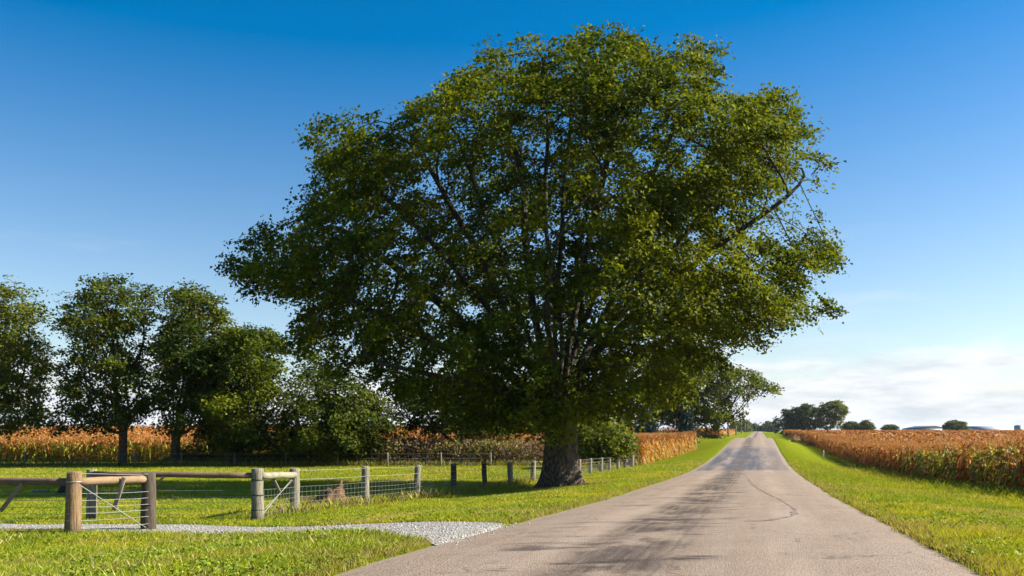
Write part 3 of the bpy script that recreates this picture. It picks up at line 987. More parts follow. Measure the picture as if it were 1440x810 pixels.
# second stem of the forked tree's neighbour
tree('broadleaf_tree', 'slim leaning tree between the forked tree and the pointed tree', [(268, 520), (330, 500), (372, 540), (380, 600), (350, 640), (290, 642), (262, 600)], base_at(338, 73), 3.0, 40, 8000, 0.32, PAL_DARK, 0.24, (-0.5, 2.0), None, clu_r=1.0, per=6, step=0.6, group=GB, tip=0.018, sig=0.42, flare=0.5)
tree('shrub', 'rounded green shrub beside the corn just right of the maple trunk', [(806, 604), (845, 590), (882, 600), (896, 620), (884, 640), (850, 652), (812, 652)], base_at(846, 64), 2.2, 60, 9000, 0.24, PAL_YEL, 0.09, (0, 0.4), None, clu_r=0.6, per=6, step=0.35, inset=0.25, tip=0.012, sig=0.3, flare=0.2, cat='shrub')
tree('maple_tree', 'second roadside maple farther along, its crown reaching over the crest', [(905, 500), (960, 470), (1012, 488), (1044, 512), (1070, 526), (1100, 545), (1090, 562), (1062, 570), (1050, 586), (1036, 600), (1010, 610), (950, 610), (900, 580)],
     base_at(1006, 152), 7.0, 190, 30000, 0.42, PAL_MAPLE, 0.42, (0.0, 2.0), None, clu_r=1.2, per=6, step=0.9, inset=0.9, tip=0.03, sig=0.6, flare=0.5)
tree('broadleaf_tree', 'dark tree standing behind the two spruces', [(850, 560), (890, 520), (945, 515), (985, 550), (985, 600), (930, 608), (860, 605)], base_at(920, 165), 6.0, 90, 9000, 0.55, PAL_DARK, 0.40, (0.0, 2.5), None, clu_r=1.2, per=6, step=0.9, inset=0.9, tip=0.03, sig=0.7, flare=0.5)
tree('broadleaf_tree', 'dark tree beyond the corn right behind the maple trunk', [(740, 560), (800, 540), (860, 555), (880, 600), (840, 612), (750, 612)], base_at(805, 128), 5.0, 70, 7000, 0.5, PAL_DARK, 0.36, (0.0, 2.5), None, clu_r=1.2, per=6, step=0.9, inset=0.7, tip=0.03, sig=0.7, flare=0.5)

GF = 'far trees right of the road'
far = [
    ('broadleaf_tree', 'dark spreading tree nearest the road in the far right clump', [(1088, 590), (1100, 577), (1118, 572), (1130, 578), (1134, 600), (1120, 611), (1092, 612)], (1108, 430), PAL_DARK, 1900),
    ('broadleaf_tree', 'tall dark tree in the middle of the far right clump', [(1112, 578), (1122, 569), (1138, 568), (1152, 573), (1158, 590), (1154, 606), (1116, 608)], (1136, 420), PAL_DARK, 2300),
    ('broadleaf_tree', 'light yellow green tree at the right end of the far clump', [(1149, 570), (1160, 561), (1176, 561), (1194, 570), (1190, 590), (1184, 600), (1176, 606), (1152, 606), (1148, 590)], (1168, 390), PAL_YEL, 2000),
    ('bush', 'low dark bush beside the light green tree on the corn horizon', [(1184, 600), (1192, 593), (1203, 594), (1210, 600), (1208, 607), (1186, 607)], (1197, 450), PAL_DARK, 800),
    ('bush', 'green bush with pointed top on the corn horizon', [(1205, 600), (1214, 591), (1224, 593), (1231, 602), (1228, 607), (1206, 607)], (1217, 450), PAL_MAPLE, 800),
    ('bush', 'smallest bush on the corn horizon, between green bush and barn', [(1241, 603), (1247, 598), (1256, 598), (1263, 603), (1260, 607), (1243, 607)], (1252, 480), PAL_DARK, 600),
    ('broadleaf_tree', 'dark dome shaped tree between the two farm buildings', [(1325, 601), (1332, 593), (1344, 591), (1356, 594), (1362, 602), (1358, 608), (1328, 608)], (1343, 470), PAL_DARK, 1300),
    ('broadleaf_tree', 'hazy blue tree at the end of the road, right side', [(1066, 602), (1072, 595), (1082, 592), (1092, 595), (1096, 606), (1080, 611), (1068, 610)], (1082, 820), PAL_DARK, 900),
    ('broadleaf_tree', 'faint hazy tree closing the view down the road', [(1052, 604), (1058, 599), (1066, 600), (1073, 600), (1076, 607), (1054, 608)], (1066, 1300), PAL_DARK, 500),
    ('broadleaf_tree', 'far tree behind the utility poles left of the road', [(1024, 600), (1034, 592), (1048, 590), (1056, 596), (1056, 607), (1026, 608)], (1040, 760), PAL_MAPLE, 900),
    ('broadleaf_tree', 'small far tree where the row of poles ends', [(1052, 600), (1058, 595), (1064, 598), (1068, 606), (1054, 608)], (1060, 900), PAL_DARK, 500),
]
for nm, lb, poly, (px, Y), pal, nl in far:
    w_ = (max(p[0] for p in poly) - min(p[0] for p in poly)) / F * Y
    sm = Y / 420.0
    tree(nm, lb, poly, base_at(px, Y), w_ * 0.42, 150, int(nl * 5), 0.66 * sm, pal, 0.30 * sm, (0, 1.8 * sm), None, clu_r=0.8 * sm, per=5, step=0.9 * sm, inset=0.4 * sm, shell=0.4,
         group=GF if px > 1085 else None, tip=0.04 * sm, sig=0.62 * sm, flare=0.3, cat='bush' if nm == 'bush' else 'tree')

# spruces
def spruce(label, px, Y, H_, Rb, group):
    b_ = at(px, Y)
    root = empty('spruce_tree', tuple(b_), label, 'tree', group)
    mb = MB(); mb.tube([(b_[0], b_[1], b_[2] - 0.1), (b_[0], b_[1], b_[2] + H_ * 0.97)], [0.14, 0.02], 8)
    mb.build('trunk', M_BARK2, root, True, b_)
    mb = MB()
    cs_, cols = [], []
    lev = np.linspace(0.06, 0.985, 34)
    P0 = []
    for f_ in lev:
        rad = Rb * (1 - f_) ** 0.85 + 0.06
        nb = int(6 + 12 * (1 - f_))
        for q in range(nb):
            a_ = rng.uniform(0, 6.28); ln = rad * rng.uniform(0.75, 1.12)
            m_ = max(3, int(ln / 0.10))
            tt_ = np.linspace(0.12, 1, m_)
            P0.append(np.column_stack([b_[0] + np.cos(a_) * ln * tt_, b_[1] + np.sin(a_) * ln * tt_, b_[2] + H_ * f_ - ln * 0.30 * tt_ + ln * 0.14 * tt_ ** 2]))
    P0 = np.concatenate(P0)
    P0 = np.repeat(P0, 2, 0) + rng.normal(0, 0.06, (len(P0) * 2, 3))
    leaves(mb, P0, 0.24, [(0.018, 0.040, 0.026), (0.060, 0.095, 0.075)], 0.2, None, 0.3)
    mb.build('crown', M_NEEDLE, root, False, b_)
GS = 'spruces beside the corn'
spruce('blue green spruce in front, nearest the road', 966, 128, 6.8, 1.9, GS)
spruce('darker spruce half hidden under the maple leaves, farther from the road', 908, 130, 7.6, 2.6, GS)

# ------------------------------------------------------------------ corn
C_BROWN = np.array([(0.31, 0.135, 0.026), (0.42, 0.21, 0.045), (0.20, 0.060, 0.012), (0.44, 0.23, 0.06), (0.36, 0.105, 0.012)])
C_GOLD = np.array([(0.36, 0.155, 0.014), (0.46, 0.27, 0.025), (0.27, 0.19, 0.012), (0.28, 0.080, 0.012), (0.15, 0.16, 0.012)])
C_GREEN = np.array([(0.14, 0.20, 0.02), (0.26, 0.28, 0.03), (0.40, 0.36, 0.04), (0.10, 0.15, 0.02), (0.34, 0.16, 0.03)])
def corn(mb, X, Y, H_, nleaf, low, wide, colfun, tassel=True, stalk=True, lscale=1.0):
    n = len(X)
    z = ground(X, Y)
    Hh = H_ * rng.uniform(0.88, 1.08, n)
    base = np.column_stack([X, Y, z])
    lean = rng.normal(0, 0.06, (n, 2))
    if stalk:
        for ax in (0, 1):
            w = 0.016 * wide
            o_ = np.array([w, 0, 0]) if ax == 0 else np.array([0, w, 0])
            tp_ = base + np.column_stack([lean * Hh[:, None], Hh])
            v = np.stack([base - o_, base + o_, tp_ + o_ * 0.5, tp_ - o_ * 0.5], 1).reshape(-1, 3)
            k = np.arange(n)[:, None] * 4 + np.arange(4)[None, :]
            cc = np.repeat(np.tile(np.array([[0.33, 0.21, 0.09]]), (n, 1)) * rng.uniform(0.6, 1.2, (n, 1)), 4, 0)
            mb.add(v, k, cc)
    # leaves
    N_ = n * nleaf
    pid = np.repeat(np.arange(n), nleaf)
    f_ = rng.uniform(low, 0.96, N_)
    a_ = rng.uniform(0, 6.283, N_)
    ln = rng.uniform(0.45, 0.85, N_) * (1 - 0.35 * (f_ > 0.8)) * lscale
    up = rng.uniform(0.35, 1.0, N_); droop = rng.uniform(0.7, 1.9, N_)
    dr = np.column_stack([np.cos(a_), np.sin(a_)])
    side = np.column_stack([-np.sin(a_), np.cos(a_)])
    w0 = rng.uniform(0.03, 0.055, N_) * wide
    tw = rng.normal(0, 0.6, N_)
    vs_ = []
    for tq, wq in ((0.0, 0.6), (0.4, 1.0), (0.75, 0.75), (1.0, 0.06)):
        r_ = ln * (0.85 * tq - 0.2 * tq * tq)
        zz = z[pid] + Hh[pid] * f_ + ln * (up * tq - droop * tq * tq)
        zz = np.maximum(zz, z[pid] + 0.03)
        cx_ = X[pid] + lean[pid, 0] * Hh[pid] * f_ + dr[:, 0] * r_
        cy_ = Y[pid] + lean[pid, 1] * Hh[pid] * f_ + dr[:, 1] * r_
        for sg in (-1, 1):
            vs_.append(np.column_stack([cx_ + sg * side[:, 0] * w0 * wq, cy_ + sg * side[:, 1] * w0 * wq, zz + sg * w0 * wq * tw * (0.3 + tq)]))
    v = np.stack(vs_, 1).reshape(-1, 3)
    k = np.arange(N_)[:, None] * 8
    fc = np.concatenate([k + np.array([[0, 1, 3, 2]]), k + np.array([[2, 3, 5, 4]]), k + np.array([[4, 5, 7, 6]])])
    cc = colfun(X[pid], Y[pid], f_)
    mb.add(v, fc, np.repeat(cc, 8, 0))
    if tassel:
        nt_ = 4
        N_ = n * nt_
        pid = np.repeat(np.arange(n), nt_)
        b0 = base[pid] + np.column_stack([lean[pid] * Hh[pid][:, None], Hh[pid] * 0.97])
        d_ = np.column_stack([rng.normal(0, 0.10, N_), rng.normal(0, 0.10, N_), rng.uniform(0.12, 0.28, N_)])
        sd = unit(np.cross(d_, rng.normal(0, 1, (N_, 3)))) * 0.012 * wide
        v = np.stack([b0 - sd, b0 + sd, b0 + d_ + sd * 0.4, b0 + d_ - sd * 0.4], 1).reshape(-1, 3)
        k = np.arange(N_)[:, None] * 4 + np.arange(4)[None, :]
        cc = np.array([0.42, 0.205, 0.06]) * rng.uniform(0.7, 1.2, (N_, 1))
        mb.add(v, k, np.repeat(cc, 4, 0))
def col_right(X, Y, f_):
    n = len(X)
    c_ = C_BROWN[rng.integers(0, 5, n)]
    px = CX + F * X / Y
    g_ = smooth01(px, 1240, 1310) * (1 - smooth01(px, 1400, 1440) * 0.5) * (Y < 60) * smooth01(fnoise(X * 0.6, Y * 0.6), 0.25, 0.5)
    gm = rng.random(n) < g_ * (0.95 - 0.35 * (f_ > 0.9)) * (f_ > 0.25)
    c_[gm] = C_GREEN[rng.integers(0, 5, gm.sum())]
    return c_ * rng.uniform(0.75, 1.25, (n, 1))
def col_left(X, Y, f_):
    n = len(X)
    c_ = np.where((rng.random(n) < smooth01(f_, 0.55, 0.95) * 0.9)[:, None], C_BROWN[rng.integers(0, 5, n)], C_GOLD[rng.integers(0, 5, n)])
    return c_ * rng.uniform(0.8, 1.25, (n, 1))
def col_back(X, Y, f_):
    n = len(X)
    c_ = np.where((rng.random(n) < smooth01(f_, 0.6, 0.95) * 0.9)[:, None], C_BROWN[rng.integers(0, 5, n)], np.where((rng.random(n) < 0.55)[:, None], C_GREEN[rng.integers(0, 3, n)], C_GOLD[rng.integers(0, 5, n)]))
    return c_ * rng.uniform(0.8, 1.25, (n, 1))
def stuff(o, label=None, cat=None):
    o['kind'] = 'stuff'
    if label:
        o['label'] = label
    if cat:
        o['category'] = cat
    return o

# right-hand field, edge parallel to the road
S_R = 11.0
def edge_r(Y): return S_R + 0.5 * (fnoise(Y * 0.12, Y * 0 + 6) - 0.5)
mb = MB()
for rw in range(9):
    step_ = 0.19 if rw < 4 else 0.26
    Yp = np.arange(24, 150, step_)
    Yp = Yp + rng.normal(0, 0.04, len(Yp))
    keep = rng.random(len(Yp)) < np.where(Yp < 70, 1.0, 70 / Yp)
    Yp = Yp[keep]
    Sp = edge_r(Yp) + rw * 0.74 + rng.normal(0, 0.05, len(Yp))
    corn(mb, Sp + SL * Yp + S0, Yp, 2.05, 15 if rw < 3 else 9, 0.06 if rw < 4 else 0.45, 0.95 if rw < 4 else 1.2, col_right)
for (y0, y1, dens_, nl, wd_, ls) in ((24, 70, 1.5, 7, 1.6, 1.0), (70, 150, 0.55, 6, 2.6, 1.2), (150, 330, 0.12, 6, 5.0, 1.8)):
    A = 0
    Yp = rng.uniform(y0, y1, int(dens_ * (y1 - y0) * (0.36 * y1 + 4)))
    Xp = SL * Yp + S0 + S_R + 6.4 + rng.random(len(Yp)) * (0.36 * y1 + 4)
    k = Xp < 0.66 * Yp + 5
    corn(mb, Xp[k], Yp[k], 2.0, nl, 0.6, wd_, col_right, stalk=False, lscale=ls)
# the far end of the edge
Yp = np.arange(150, 330, 0.6); 
for rw in range(4):
    corn(mb, edge_r(Yp) - 0.5 + rw * 0.8 + SL * Yp + S0, Yp + rng.normal(0, 0.1, len(Yp)), 2.0, 8, 0.1, 3.0, col_right, lscale=1.3)
cornR = stuff(mb.build('corn_crop', M_CORN), 'ripe brown corn field right of the road with a few green plants', 'corn')
def canopy(name, sfun0, sfun1, ys_, zh, parent):
    mbk = MB()
    us = np.concatenate([np.linspace(0, 0.06, 8), np.linspace(0.09, 1, 30)])
    YG, UG = np.meshgrid(ys_, us, indexing='ij')
    SG = sfun0(YG) + (sfun1(YG) - sfun0(YG)) * UG
    XG = SG + SL * YG + S0
    Z = ground(XG, YG) + zh + (fnoise(XG * 0.8, YG * 0.8) - 0.5) * 0.3
    k_ = len(us)
    i = np.arange(len(ys_) - 1)[:, None] * k_; j = np.arange(k_ - 1)[None, :]
    mbk.add(np.stack([XG, YG, Z], -1).reshape(-1, 3), np.stack([i + j, i + j + 1, i + k_ + j + 1, i + k_ + j], -1).reshape(-1, 4))
    return mbk.build(name, M_CANOPY, parent, True)
canopy('corn_canopy', lambda Y: edge_r(Y) + 2.4, lambda Y: 30 + 0.9 * Y, np.concatenate([np.arange(25, 200, 2.5), np.geomspace(200, 520, 30)]), 1.5, cornR)

# left-hand corn: block between fence end and crest, and the field behind the tree row
mb = MB()
for rw in range(8):
    Yp = np.arange(72, 113, 0.16)
    Yp = Yp + rng.normal(0, 0.05, len(Yp))
    Sp = -9.0 + (Yp - 72) * 0.038 - rw * 0.75 + rng.normal(0, 0.06, len(Yp))
    corn(mb, Sp + SL * Yp + S0, Yp, 2.35, 17 if rw < 3 else 8, 0.05 if rw < 3 else 0.4, 1.05 if rw < 3 else 1.4, col_left, lscale=0.9)
for rw in range(4):   # end row facing the camera
    Sp = -np.arange(9, 26, 0.2)
    Yp = 71.5 + rw * 0.75 + rng.normal(0, 0.06, len(Sp)) + (-9 - Sp) * 0.22
    corn(mb, Sp + SL * Yp + S0, Yp, 2.3, 15, 0.05, 1.1, col_left, lscale=0.9)
Yp = rng.uniform(76, 113, 1600); Sp = -rng.uniform(12, 40, 1600)
corn(mb, Sp + SL * Yp + S0, Yp, 2.35, 6, 0.6, 2.6, col_left, stalk=False, lscale=1.2)
cl = stuff(mb.build('corn_crop', M_CORN), 'golden corn block between the end of the wire fence and the crest', 'corn')
canopy('corn_canopy', lambda Y: -10.8 + 0 * Y, lambda Y: -26.0 + 0 * Y, np.arange(75, 112, 1.5), 1.7, cl)
mb = MB()
for rw in range(6):
    Xp = np.arange(-72, 6, 0.2)
    Xp = Xp + rng.normal(0, 0.06, len(Xp))
    Yp = 80 + rw * 0.75 + rng.normal(0, 0.08, len(Xp))
    corn(mb, Xp, Yp, 2.2, 14 if rw < 2 else 8, 0.05 if rw < 2 else 0.4, 1.2, col_back, lscale=0.95)
Yp = rng.uniform(84, 150, 6500); Xp = rng.uniform(-100, 10, 6500)
corn(mb, Xp, Yp, 2.2, 6, 0.6, 3.2, col_right, stalk=False, lscale=1.4)
cb = stuff(mb.build('corn_crop', M_CORN), 'corn field with yellow green front row behind the tree row', 'corn')
mbk = MB()
xg = np.linspace(-170, 14, 60); yg = np.concatenate([np.arange(82, 160, 2.5), np.geomspace(160, 420, 16)])
YG, XG = np.meshgrid(yg, xg, indexing='ij')
Z = ground(XG, YG) + 1.75 + (fnoise(XG * 0.8, YG * 0.8) - 0.5) * 0.3
k_ = len(xg); i = np.arange(len(yg) - 1)[:, None] * k_; j = np.arange(k_ - 1)[None, :]
mbk.add(np.stack([XG, YG, Z], -1).reshape(-1, 3), np.stack([i + j, i + j + 1, i + k_ + j + 1, i + k_ + j], -1).reshape(-1, 4))
mbk.build('corn_canopy', M_CANOPY, cb, True)
# strip of corn beyond the crest, left
mb = MB()
for rw in range(5):
    Yp = np.arange(215, 420, 0.7)
    corn(mb, -11 - rw * 0.9 + SL * Yp + S0, Yp + rng.normal(0, 0.1, len(Yp)), 2.3, 8, 0.08, 4.0, col_left, lscale=1.5)
for rw in range(3):
    Sp = -np.arange(11, 34, 0.35)
    Yp = 215 + rw + rng.normal(0, 0.1, len(Sp))
    corn(mb, Sp + SL * Yp + S0, Yp, 2.5, 8, 0.08, 4.0, col_left, lscale=1.5)
stuff(mb.build('corn_crop', M_CORN), 'far golden corn strip beyond the crest on the left side', 'corn')

# ------------------------------------------------------------------ grass and weeds
def scatter(y0, y1, dens_fun, xl=None, xr=None):
    out = []
    y = y0
    while y < y1:
        dy = max(0.5, y * 0.04)
        a_ = -0.68 * y - 2.5 if xl is None else xl
        b_ = 0.68 * y + 2.5 if xr is None else xr
        n = int(dens_fun(y + dy / 2) * dy * (b_ - a_))
        out.append(np.column_stack([rng.uniform(a_, b_, n), rng.uniform(y, y + dy, n)]))
        y += dy
    return np.concatenate(out)
def veg_ok(X, Y):
    s = s_of(X, Y)
    e_ = np.where(s > 0, road_edge(Y, 1), road_edge(Y, -1))
    k = (np.abs(s) > e_ - 0.02 + 0.10 * rng.random(len(X)) ** 2 - 0.10 * (rng.random(len(X)) < 0.15))
    k &= ~in_lane(X, Y)
    k &= s < 11.6
    return k
def blades(mb, X, Y, hgt, wid, col):
    n = len(X)
    z = ground(X, Y) - 0.01
    a_ = rng.uniform(0, 6.283, n)
    ln = np.abs(rng.normal(0.35, 0.3, n))
    la = rng.uniform(0, 6.283, n)
    dx, dy = np.cos(a_) * wid * 0.5, np.sin(a_) * wid * 0.5
    tx, ty = np.cos(la) * ln * hgt, np.sin(la) * ln * hgt
    v = np.stack([np.column_stack([X - dx, Y - dy, z]), np.column_stack([X + dx, Y + dy, z]),
                  np.column_stack([X + dx * 0.7 + tx * 0.45, Y + dy * 0.7 + ty * 0.45, z + hgt * 0.62]),
                  np.column_stack([X + tx, Y + ty, z + hgt])], 1).reshape(-1, 3)
    k = np.arange(n)[:, None] * 4
    fc = np.concatenate([k + np.array([[0, 1, 2]]), k + np.array([[0, 2, 3]])])
    cc = np.repeat(col, 4, 0)
    mb.add(v, fc, cc)
G_GREEN = np.array([0.225, 0.280, 0.011]); G_DEEP = np.array([0.105, 0.155, 0.008]); G_YEL = np.array([0.385, 0.345, 0.018]); G_STRAW = np.array([0.36, 0.28, 0.11]); G_RUST = np.array([0.22, 0.12, 0.04])
def grass_col(X, Y, s):
    n = len(X)
    w = fnoise(X * 0.55 + 9, Y * 0.4 + 2)
    w2 = fnoise(X * 1.9, Y * 1.5 + 30)
    a_ = np.clip((w - 0.42) * 3.0 + rng.normal(0, 0.25, n), 0, 1)[:, None]
    c_ = G_GREEN * (1 - a_) + G_YEL * a_
    d_ = np.clip((w2 - 0.55) * 4 + rng.normal(0, 0.2, n), 0, 1)[:, None]
    c_ = c_ * (1 - d_) + G_DEEP * d_
    st = rng.random(n)
    c_[st < 0.05] = G_STRAW
    dry = np.clip((fnoise(X * 0.33 + 60, Y * 0.22 + 17) - 0.58) * 5, 0, 0.6)
    dm = rng.random(n) < dry
    c_[dm] = (G_STRAW * 0.75 + G_YEL * 0.25)
    edge_ = (np.abs(s) < 3.75) & (rng.random(n) < 0.5 * np.clip((3.9 - np.abs(s)) / 0.5, 0, 1))
    c_[edge_] = G_STRAW * 0.85
    return c_ * rng.uniform(0.75, 1.25, (n, 1))
def dens(y):
    return min(3800.0, 3800.0 * (11.0 / y) ** 2.1)
P_ = scatter(5.5, 68, dens)
X, Y = P_[:, 0], P_[:, 1]
k = veg_ok(X, Y)
X, Y = X[k], Y[k]
s = s_of(X, Y)
sc = np.clip((Y / 11.5) ** 0.75, 0.7, 4)
hgt = rng.uniform(0.045, 0.10, len(X)) * (1 + 0.28 * (sc - 1))
tall = smooth01(s, 6.0, 10.5)                       # rank grass along the corn
hgt = hgt * (1 + 1.6 * tall * rng.random(len(X)))
nl_ = (s < -3.3) & (Y < lane_near(X))               # tufted grass this side of the lane
hgt = np.where(nl_, hgt * rng.uniform(0.7, 1.35, len(X)), hgt)
rv = (s > 3.3)
hgt = np.where(rv, hgt * rng.uniform(0.9, 1.5, len(X)), hgt)
col = grass_col(X, Y, s)
ol = nl_ & (rng.random(len(X)) < smooth01(fnoise(X * 0.5 + 3, Y * 0.9), 0.40, 0.62) * 0.6)
col[ol] = np.array([0.27, 0.235, 0.05]) * rng.uniform(0.7, 1.2, (ol.sum(), 1))
mb = MB()
blades(mb, X, Y, hgt, 0.0068 * sc * rng.uniform(0.7, 1.4, len(X)), col)
# seed stalks
P2 = scatter(6, 40, lambda y: min(26, 26 * (11.5 / y) ** 1.6))
k = veg_ok(P2[:, 0], P2[:, 1])
P2 = P2[k]
s2 = s_of(P2[:, 0], P2[:, 1])
k = (s2 > 3.6) | ((s2 < -3.6) & (P2[:, 1] < lane_near(P2[:, 0])))
P2 = P2[k]
blades(mb, P2[:, 0], P2[:, 1], rng.uniform(0.09, 0.19, len(P2)), 0.0045 * np.clip(P2[:, 1] / 11, 0.8, 3), np.tile(np.array([[0.46, 0.42, 0.16]]), (len(P2), 1)) * rng.uniform(0.6, 1.1, (len(P2), 1)))
stuff(mb.build('grass', M_GRASS), 'bright green grass on the verges and meadow', 'grass')
# broad-leaved weeds in the turf
P3 = scatter(6, 36, lambda y: min(90, 90 * (12 / y) ** 1.8))
k = veg_ok(P3[:, 0], P3[:, 1])
P3 = P3[k]
k = fnoise(P3[:, 0] * 0.8 + 20, P3[:, 1] * 0.8) > 0.5
P3 = P3[k]
P3 = np.repeat(P3, 4, 0) + rng.normal(0, 0.05, (len(P3) * 4, 2))
k = veg_ok(P3[:, 0], P3[:, 1])
P3 = P3[k]
mb = MB()
cen = np.column_stack([P3, ground(P3[:, 0], P3[:, 1]) + rng.uniform(0.03, 0.11, len(P3))])
leaves(mb, cen, 0.042, [(0.12, 0.19, 0.012), (0.24, 0.29, 0.02)], 0.7)
stuff(mb.build('weeds', M_GRASS), 'broad leaved weeds growing through the grass', 'weeds')

# tall dry growth: along the wire fence, by the stump, along the corn and the brush at the back of the meadow
mb = MB()
def tallgrass(X, Y, h0, h1, w, cols):
    n = len(X)
    c_ = np.asarray(cols)[rng.integers(0, len(cols), n)] * rng.uniform(0.7, 1.2, (n, 1))
    blades(mb, X, Y, rng.uniform(h0, h1, n), w * rng.uniform(0.7, 1.4, n), c_)
Yp = rng.uniform(20.5, 74, 5200); Sp = -10.9 + rng.normal(0, 0.28, 5200)
tallgrass(Sp + SL * Yp + S0, Yp, 0.10, 0.42, 0.016, [G_STRAW * 0.8, G_GREEN, (0.17, 0.12, 0.06), G_YEL])
st_ = hit(452, 705)
tallgrass(st_[0] + rng.normal(0.2, 0.75, 1500), st_[1] - 0.2 + rng.normal(0, 0.7, 1500), 0.06, 0.22, 0.012, [(0.20, 0.15, 0.08), G_STRAW * 0.7, (0.14, 0.13, 0.05)])
Yp = rng.uniform(26, 110, 6500); Sp = 10.4 + rng.normal(0, 0.4, 6500)
tallgrass(Sp + SL * Yp + S0, Yp, 0.15, 0.5, 0.022, [G_GREEN * 0.8, G_DEEP, G_STRAW * 0.6])
Xp = rng.uniform(-60, 9, 9000); Yp = 69.2 + np.abs(rng.normal(0, 1.0, 9000))
tallgrass(Xp, Yp, 0.15, 0.65, 0.035, [G_STRAW * 0.7, G_GREEN, (0.15, 0.11, 0.05), G_YEL * 0.8])
stuff(mb.build('tall_grass', M_GRASS), 'tall dry grass along the fence and field edges', 'grass')

mb = MB()
n = 15000
px = rng.uniform(520, 900, n); Yp = rng.uniform(70, 76, n)
Xp = (px - CX) / F * Yp
hmax = (1.2 + 1.7 * fnoise(Xp * 0.5, Yp * 0.3)) * (1 - 0.35 * smooth01(px, 780, 880))
cen = np.column_stack([Xp, Yp, ground(Xp, Yp) + hmax * rng.random(n) ** 0.8])
wq = fnoise(Xp * 0.8 + 5, cen[:, 2] * 0.8)
leaves(mb, cen, 0.19, [(0.13, 0.085, 0.045), (0.27, 0.19, 0.10)], 0.3, None, 0.4)
k = wq > 0.57
leaves(mb, cen[k] + rng.normal(0, 0.15, (k.sum(), 3)), 0.20, [(0.10, 0.13, 0.02), (0.26, 0.24, 0.04)], 0.3, None, 0.3)
n = 9000
px = rng.uniform(215, 545, n); Yp = rng.uniform(72.5, 76.5, n)
Xp = (px - CX) / F * Yp
hmax = (0.9 + 2.3 * smooth01(fnoise(Xp * 0.45 + 3, Yp * 0.2), 0.3, 0.65)) * smooth01(px, 215, 300)
cen = np.column_stack([Xp, Yp, ground(Xp, Yp) + hmax * rng.random(n) ** 0.8])
leaves(mb, cen, 0.24, PAL_DARK, 0.4, None, 0.35)
for q in range(260):
    x0, y0 = rng.uniform(-13, 8), rng.uniform(70, 75)
    z0 = gz(x0, y0)
    hh = rng.uniform(0.8, 2.3)
    dx, dy = rng.normal(0, 0.5, 2)
    mb.tube([(x0, y0, z0), (x0 + dx * 0.4, y0 + dy * 0.4, z0 + hh * 0.6), (x0 + dx, y0 + dy, z0 + hh)], [0.022, 0.016, 0.006], 3, False, (0.22, 0.17, 0.13))
stuff(mb.build('brush', M_CORN), 'tangled brush behind the meadow, brown left of the maple trunk and green under the tree row', 'brush')

# ------------------------------------------------------------------ fences
def post(px, py, ptop, rpx, material, root, lean=0.0, ties=()):
    b_ = hit(px, py)
    mpp = b_[1] / F
    H_ = (py - ptop) * mpp
    r_ = rpx * mpp / 2
    mb = MB()
    zs = np.array([-0.3, 0.0, H_ * 0.3, H_ * 0.6, H_ * 0.9, H_ - 0.018, H_])
    rs = np.array([1.05, 1.04, 1.0, 0.99, 0.97, 0.95, 0.86]) * r_
    mb.tube([(lean * z + (0 if z > H_ * 0.7 else rng.normal(0, 0.006)), 0, z) for z in zs], rs, 18, True, None, 0.09)
    o = mb.build('post', material, root, True)
    o.location = np.array(b_) - np.array(root.location)
    for f_ in ties:
        mt = MB()
        mt.tube([(lean * H_ * f_, 0, H_ * f_ - 0.012), (lean * H_ * f_, 0, H_ * f_ + 0.012)], [r_ * 1.045, r_ * 1.045], 18)
        mt.build('wire_tie', M_BAND, o, True)
    return b_, H_, r_
def rail(a, b_, r_, material, root, name='rail', n=10):
    a, b_ = np.array(a, float), np.array(b_, float)
    k_ = np.linspace(0, 1, 7)[:, None]
    pts = a + (b_ - a) * k_
    pts[1:-1] += rng.normal(0, 0.006, (5, 3))
    mb = MB(); mb.tube(pts, r_, n, True, None, 0.06)
    return mb.build(name, material, root, True, root.location)
def board(a, b_, w, th, material, root):
    a, b_ = np.array(a, float), np.array(b_, float)
    z_ = unit(b_ - a)
    x_ = unit(np.cross(np.array([0, 1.0, 0]), z_)); y_ = np.cross(z_, x_)
    mb = MB(); mb.box((a + b_) / 2, (w, th, np.linalg.norm(b_ - a)), np.array([x_, y_, z_]))
    o = mb.build('brace_board', material, root, False, root.location)
    bv = o.modifiers.new('bevel', 'BEVEL'); bv.width = 0.006; bv.segments = 2
    return o
def strand(pts, root, r_=0.006, name='wire', sag=0.015):
    pts = [np.array(p, float) for p in pts]
    allp = []
    for a, b_ in zip(pts[:-1], pts[1:]):
        for q in np.linspace(0, 1, 6)[:-1]:
            p = a + (b_ - a) * q
            p[2] -= sag * 4 * q * (1 - q) * rng.uniform(0.5, 1.4)
            allp.append(p)
    allp.append(pts[-1])
    mb = MB(); mb.tube(allp, r_, 4, False)
    return mb.build(name, M_WIRE, root, True, root.location)

